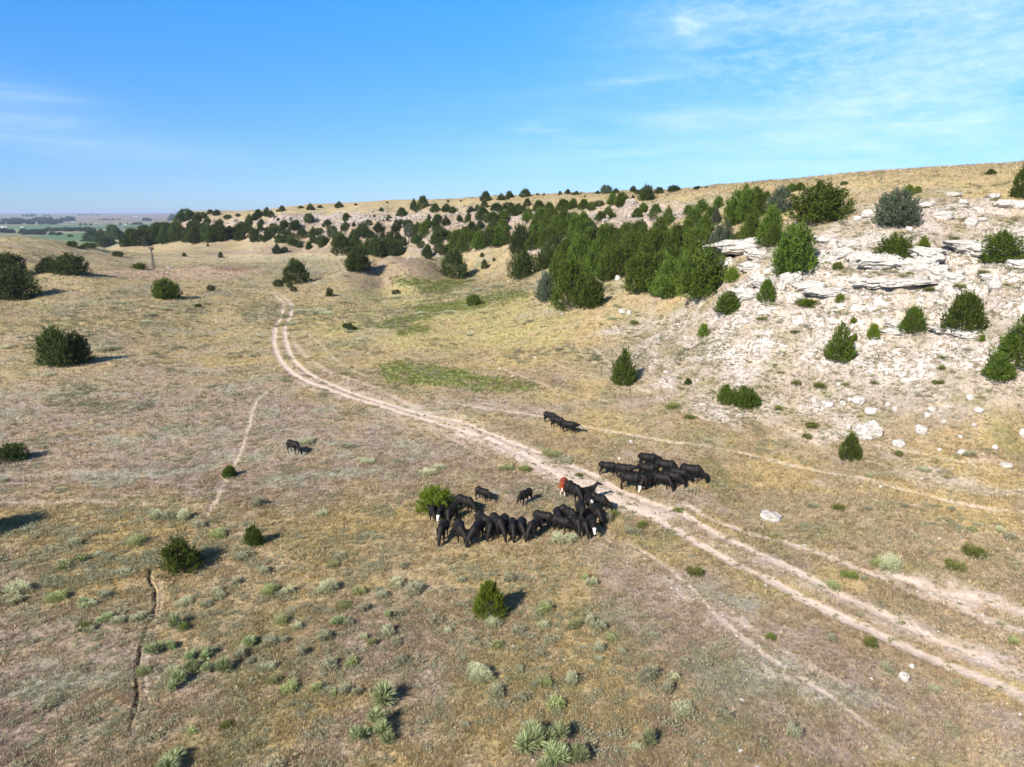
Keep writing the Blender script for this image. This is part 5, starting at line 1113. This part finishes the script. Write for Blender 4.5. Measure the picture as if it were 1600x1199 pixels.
for k in range(18):
    a = 2 * math.pi * k / 18; a2 = a + .26
    V_ = np.array([(-.45, math.cos(a) * R_w * .35, HT + math.sin(a) * R_w * .35), (-.35, math.cos(a2) * R_w * .35, HT + math.sin(a2) * R_w * .35), (-.30, math.cos(a2) * R_w, HT + math.sin(a2) * R_w), (-.52, math.cos(a) * R_w, HT + math.sin(a) * R_w)])
    V2 = V_ + np.array([.02, 0, 0]); wh.append((np.concatenate([V_, V2]), np.array([(0, 1, 2, 3), (7, 6, 5, 4), (0, 4, 5, 1), (1, 5, 6, 2), (2, 6, 7, 3), (3, 7, 4, 0)])))
part('wheel', wh, M_steel, wp_); part('gear_box', [box_np((0, 0, HT), (.8, .3, .35))], M_steel, wp_)
part('tail_vane', [box_np((1.0, 0, HT), (1.4, .05, .06)), box_np((2.0, 0, HT), (1.0, .04, .7))], M_steel, wp_)
def cyl(r_, h_, n=24, z0=0.0):
    return tube([(0, 0, z0), (0, 0, z0 + h_)], [r_, r_], n)
x, y, z, t = cast(265, 419, 200); tk = empty('stock_tank', (x, y, z)); thing(tk, 'round pale stock tank on the ground just right of the windmill', 'tank')
part('tank_wall', [cyl(1.3, .7, 28, -.1), cyl(1.22, .7, 28, -.1)], M_pale, tk, True)
a_ = np.linspace(0, 2 * np.pi, 25)[:-1]; link('water', mesh_np('water', np.stack([np.cos(a_) * 1.21, np.sin(a_) * 1.21, a_ * 0 + .5], -1), np.array([(0, i, i + 1) for i in range(1, 23)]), [M_water]), tk)
def farm(u, v, wpx, lab, wall=M_wall, roof=M_roof):
    x, y, z, t = cast(u, v, 900); m = t / FPX; L = wpx * m; Wd = L * .45; H = max(3.2, L * .22)
    e = empty('farm_building', (x, y, z), random.uniform(-.4, .4)); thing(e, lab, 'building', 'buildings in the distant valley')
    part('wall', [box_np((0, 0, H / 2 - .3), (L, Wd, H + .6))], wall, e)
    h2 = H * .55; V_ = np.array([(-L / 2 - .4, -Wd / 2 - .5, H), (L / 2 + .4, -Wd / 2 - .5, H), (L / 2 + .4, Wd / 2 + .5, H), (-L / 2 - .4, Wd / 2 + .5, H), (-L / 2 - .4, 0, H + h2), (L / 2 + .4, 0, H + h2)])
    me = bpy.data.meshes.new('roof'); me.from_pydata(V_.tolist(), [], [(0, 1, 5, 4), (2, 3, 4, 5), (0, 4, 3), (1, 2, 5), (0, 3, 2, 1)]); me.materials.append(roof); link('roof', me, e)
    part('door', [box_np((L * .2, -Wd / 2 - .05, H * .38), (L * .16, .12, H * .76))], M_dark, e)
    for k in (-.3, -.05): part('window', [box_np((L * k, -Wd / 2 - .05, H * .55), (L * .08, .12, H * .3))], M_dark, e)
farm(6, 356.5, 9, 'long white farm shed at the left edge of the distant valley')
farm(35, 356, 5, 'small white shed just right of the long farm shed at the left edge')
farm(114, 347.5, 4, 'tiny white building right of the blue distant tree belt')
farm(213, 339.5, 4, 'white farmhouse high on the distant slope, right one of two near the horizon')
farm(208, 338.8, 3, 'white farmhouse high on the distant slope, left one of two near the horizon')
farm(221, 342, 3, 'small pale building below the two farmhouses near the horizon', M_wall)
farm(150, 351.5, 5, 'dull red barn beside the row of small trees in the distant fields', M_redw)
farm(197, 352, 3.5, 'pale shed between small trees at the right end of the distant fields')

# ------------------------------------------------------------------ haze
hz = bpy.data.meshes.new('haze'); bm = bmesh.new(); bmesh.ops.create_cube(bm, size=1); bm.to_mesh(hz); bm.free()
ho = link('haze', hz); zlo = float(Z.min()) - 1.5; zhi = max(float(Z.max()), 60) + 4
ho.scale = (125000, 125000, zhi - zlo); ho.location = (0, 0, (zhi + zlo) / 2); thing(ho, 'pale blue haze lying over the distant valley', 'haze', kind='stuff')
hm = bpy.data.materials.new('haze'); hm.use_nodes = True; nt = hm.node_tree; nt.nodes.clear()
pv = nt.nodes.new('ShaderNodeVolumePrincipled'); pv.inputs['Color'].default_value = (.62, .76, 1, 1); pv.inputs['Density'].default_value = 5.2e-5; pv.inputs['Anisotropy'].default_value = 0.0
ou = nt.nodes.new('ShaderNodeOutputMaterial'); nt.links.new(pv.outputs[0], ou.inputs['Volume']); hz.materials.append(hm)

# ------------------------------------------------------------------ labels: each thing told apart by what it looks like and stands next to
LMK = [(682,790,'the bright green bush by the herd'),(88,545,'the twin dark junipers on the left'),(280,870,'the bushy juniper above the little gully'),(397,838,'the small juniper right of the little gully'),(765,935,'the small upright juniper in the foreground'),
 (1205,805,'the flat white boulder above the track'),(975,575,'the pointed juniper below the hill'),(459,700,'the lone cow on the left'),(870,666,'the three cows by the thin trail'),(1388,875,'the big pale sagebrush by the track'),(743,1045,'the big round grey sagebrush in the foreground'),
 (860,1165,'the large yucca cluster at the bottom edge'),(315,1035,'the yucca thicket at lower left'),(590,1135,'the yucca mound at lower centre'),(1160,620,'the low junipers below the chalk'),(1312,540,'the tall pointed juniper on the chalk'),(1327,700,'the lone juniper below the chalk'),
 (1505,495,'the egg-shaped juniper on the chalk'),(1400,325,'the round grey juniper near the hilltop'),(1283,320,'the wide juniper near the hilltop'),(463,425,'the round juniper by the track bend'),(709,415,'the egg-shaped juniper before the grove'),(240,405,'the windmill'),(610,415,'the brown mound'),
 (25,445,'the dark junipers at the left edge'),(1018,750,'the cattle above the track'),(910,805,'the packed cattle'),(770,820,'the front row of cattle'),(1095,425,'the dense right end of the grove'),(890,450,'the bright tree at the lower grove end'),(1240,395,'the ragged juniper on the ledge'),(1148,398,'the overhanging white ledge'),
 (1530,395,'the ledge with the dark hollow under it'),(1355,680,'the flat white outcrop below the chalk'),(560,405,'the juniper leaning on the brown mound'),(1010,300,'the broad juniper on the skyline'),(655,318,'the two pointed skyline junipers'),(530,320,'the small cone juniper on the skyline'),
 (228,343,'the dark clump on the distant slope'),(60,345,'the blue distant tree belt'),(345,360,'the tall dark junipers on the bluff end'),(290,340,'the left end of the bluff crest'),(720,370,'the pinkish gully in the bluff'),(820,415,'the dark junipers left of the grove'),(1217,315,'the open grey juniper uphill'),(110,365,'the green fields'),(1045,340,'the pink rock face above the grove'),(880,300,'the middle of the skyline')]
ORD = ['', 'second ', 'third ', 'fourth ', 'fifth ', 'sixth ', 'seventh ', 'eighth ', 'ninth ', 'tenth ', 'eleventh ', 'twelfth ', 'thirteenth ', 'fourteenth ', 'fifteenth ', 'sixteenth ', 'seventeenth ', 'eighteenth ', 'nineteenth ', 'twentieth ']
def phrase(rg):
    o, u, v, key, w, h, mat, sh = rg
    if key == 'tree':
        c = {'G': 'green', 'D': 'dark green', 'S': 'grey-green', 'B': 'bright green'}[mat]
        if o.name.startswith('low_juniper'): return 'low spreading green juniper'
        if o.name.startswith('willow'): return 'low bright green bush'
        if o.name.startswith('juniper_bush'): return 'bright green juniper bush'
        s = 'small ' if w < 13 and h < 13 else ('large ' if w > 48 else '')
        return s + c + ' juniper'
    if key == 'far': return 'tiny bluish tree' if w < 7 else 'bluish far-off tree'
    if key == 'shrub': return {'s': 'grey sagebrush', 'g': 'yellow-green sagebrush', 'w': 'leafy green plant', 'y': 'spiky yucca'}[mat]
    if key == 'slab': return 'pale limestone slab'
    if key == 'rim': return 'pinkish cliff block'
    return 'pale rock' if w < 10 else 'pale boulder'
OWN = {(682, 801): 'bright green juniper bush that cattle crowd around', (-62, 842): 'dark juniper standing just past the left edge, casting shadow into view', (218, 421): 'low bright green bush just left of the windmill'}
buck = {}
for rg in REG:
    o, u, v = rg[:3]
    if (u, v) in OWN: o['label'] = OWN[(u, v)]; continue
    vc = v - rg[5] * .5
    def dd(l): return math.hypot(l[0] - u, (l[1] - vc) * 1.6)
    cand = [l for l in LMK if dd(l) > 6]
    if rg[3] in ('shrub',) or (rg[3] == 'tree' and v > 460): cand = [l for l in cand if l[1] > 380]
    if rg[3] == 'tree' and v < 440: cand = [l for l in cand if l[1] < 470]
    L = min(cand, key=dd); du_, dv_ = u - L[0], vc - L[1]
    side = ('right of' if du_ > 0 else 'left of') if abs(du_) > abs(dv_) * 1.3 else ('below' if dv_ > 0 else 'above')
    buck.setdefault((phrase(rg), side, L[2]), []).append((dd(L), rg))
for (ph, side, lm), lst in buck.items():
    lst.sort(key=lambda a: a[0])
    for i, (d_, rg) in enumerate(lst):
        rank = '' if len(lst) == 1 else (('nearest ' if i == 0 else ORD[i] + 'nearest ') if i < 20 else 'farther ')
        rg[0]['label'] = f'{rank}{ph} {side} {lm}'
_all = [o['label'] for o in COL.objects if 'label' in o]
for l_ in sorted(set(_all)):
    if len(l_.split()) > 16 or _all.count(l_) > 1: print('LABEL', len(l_.split()), _all.count(l_), l_)
print('things', len(REG), 'longest', max(len(o['label'].split()) for o in COL.objects if 'label' in o))
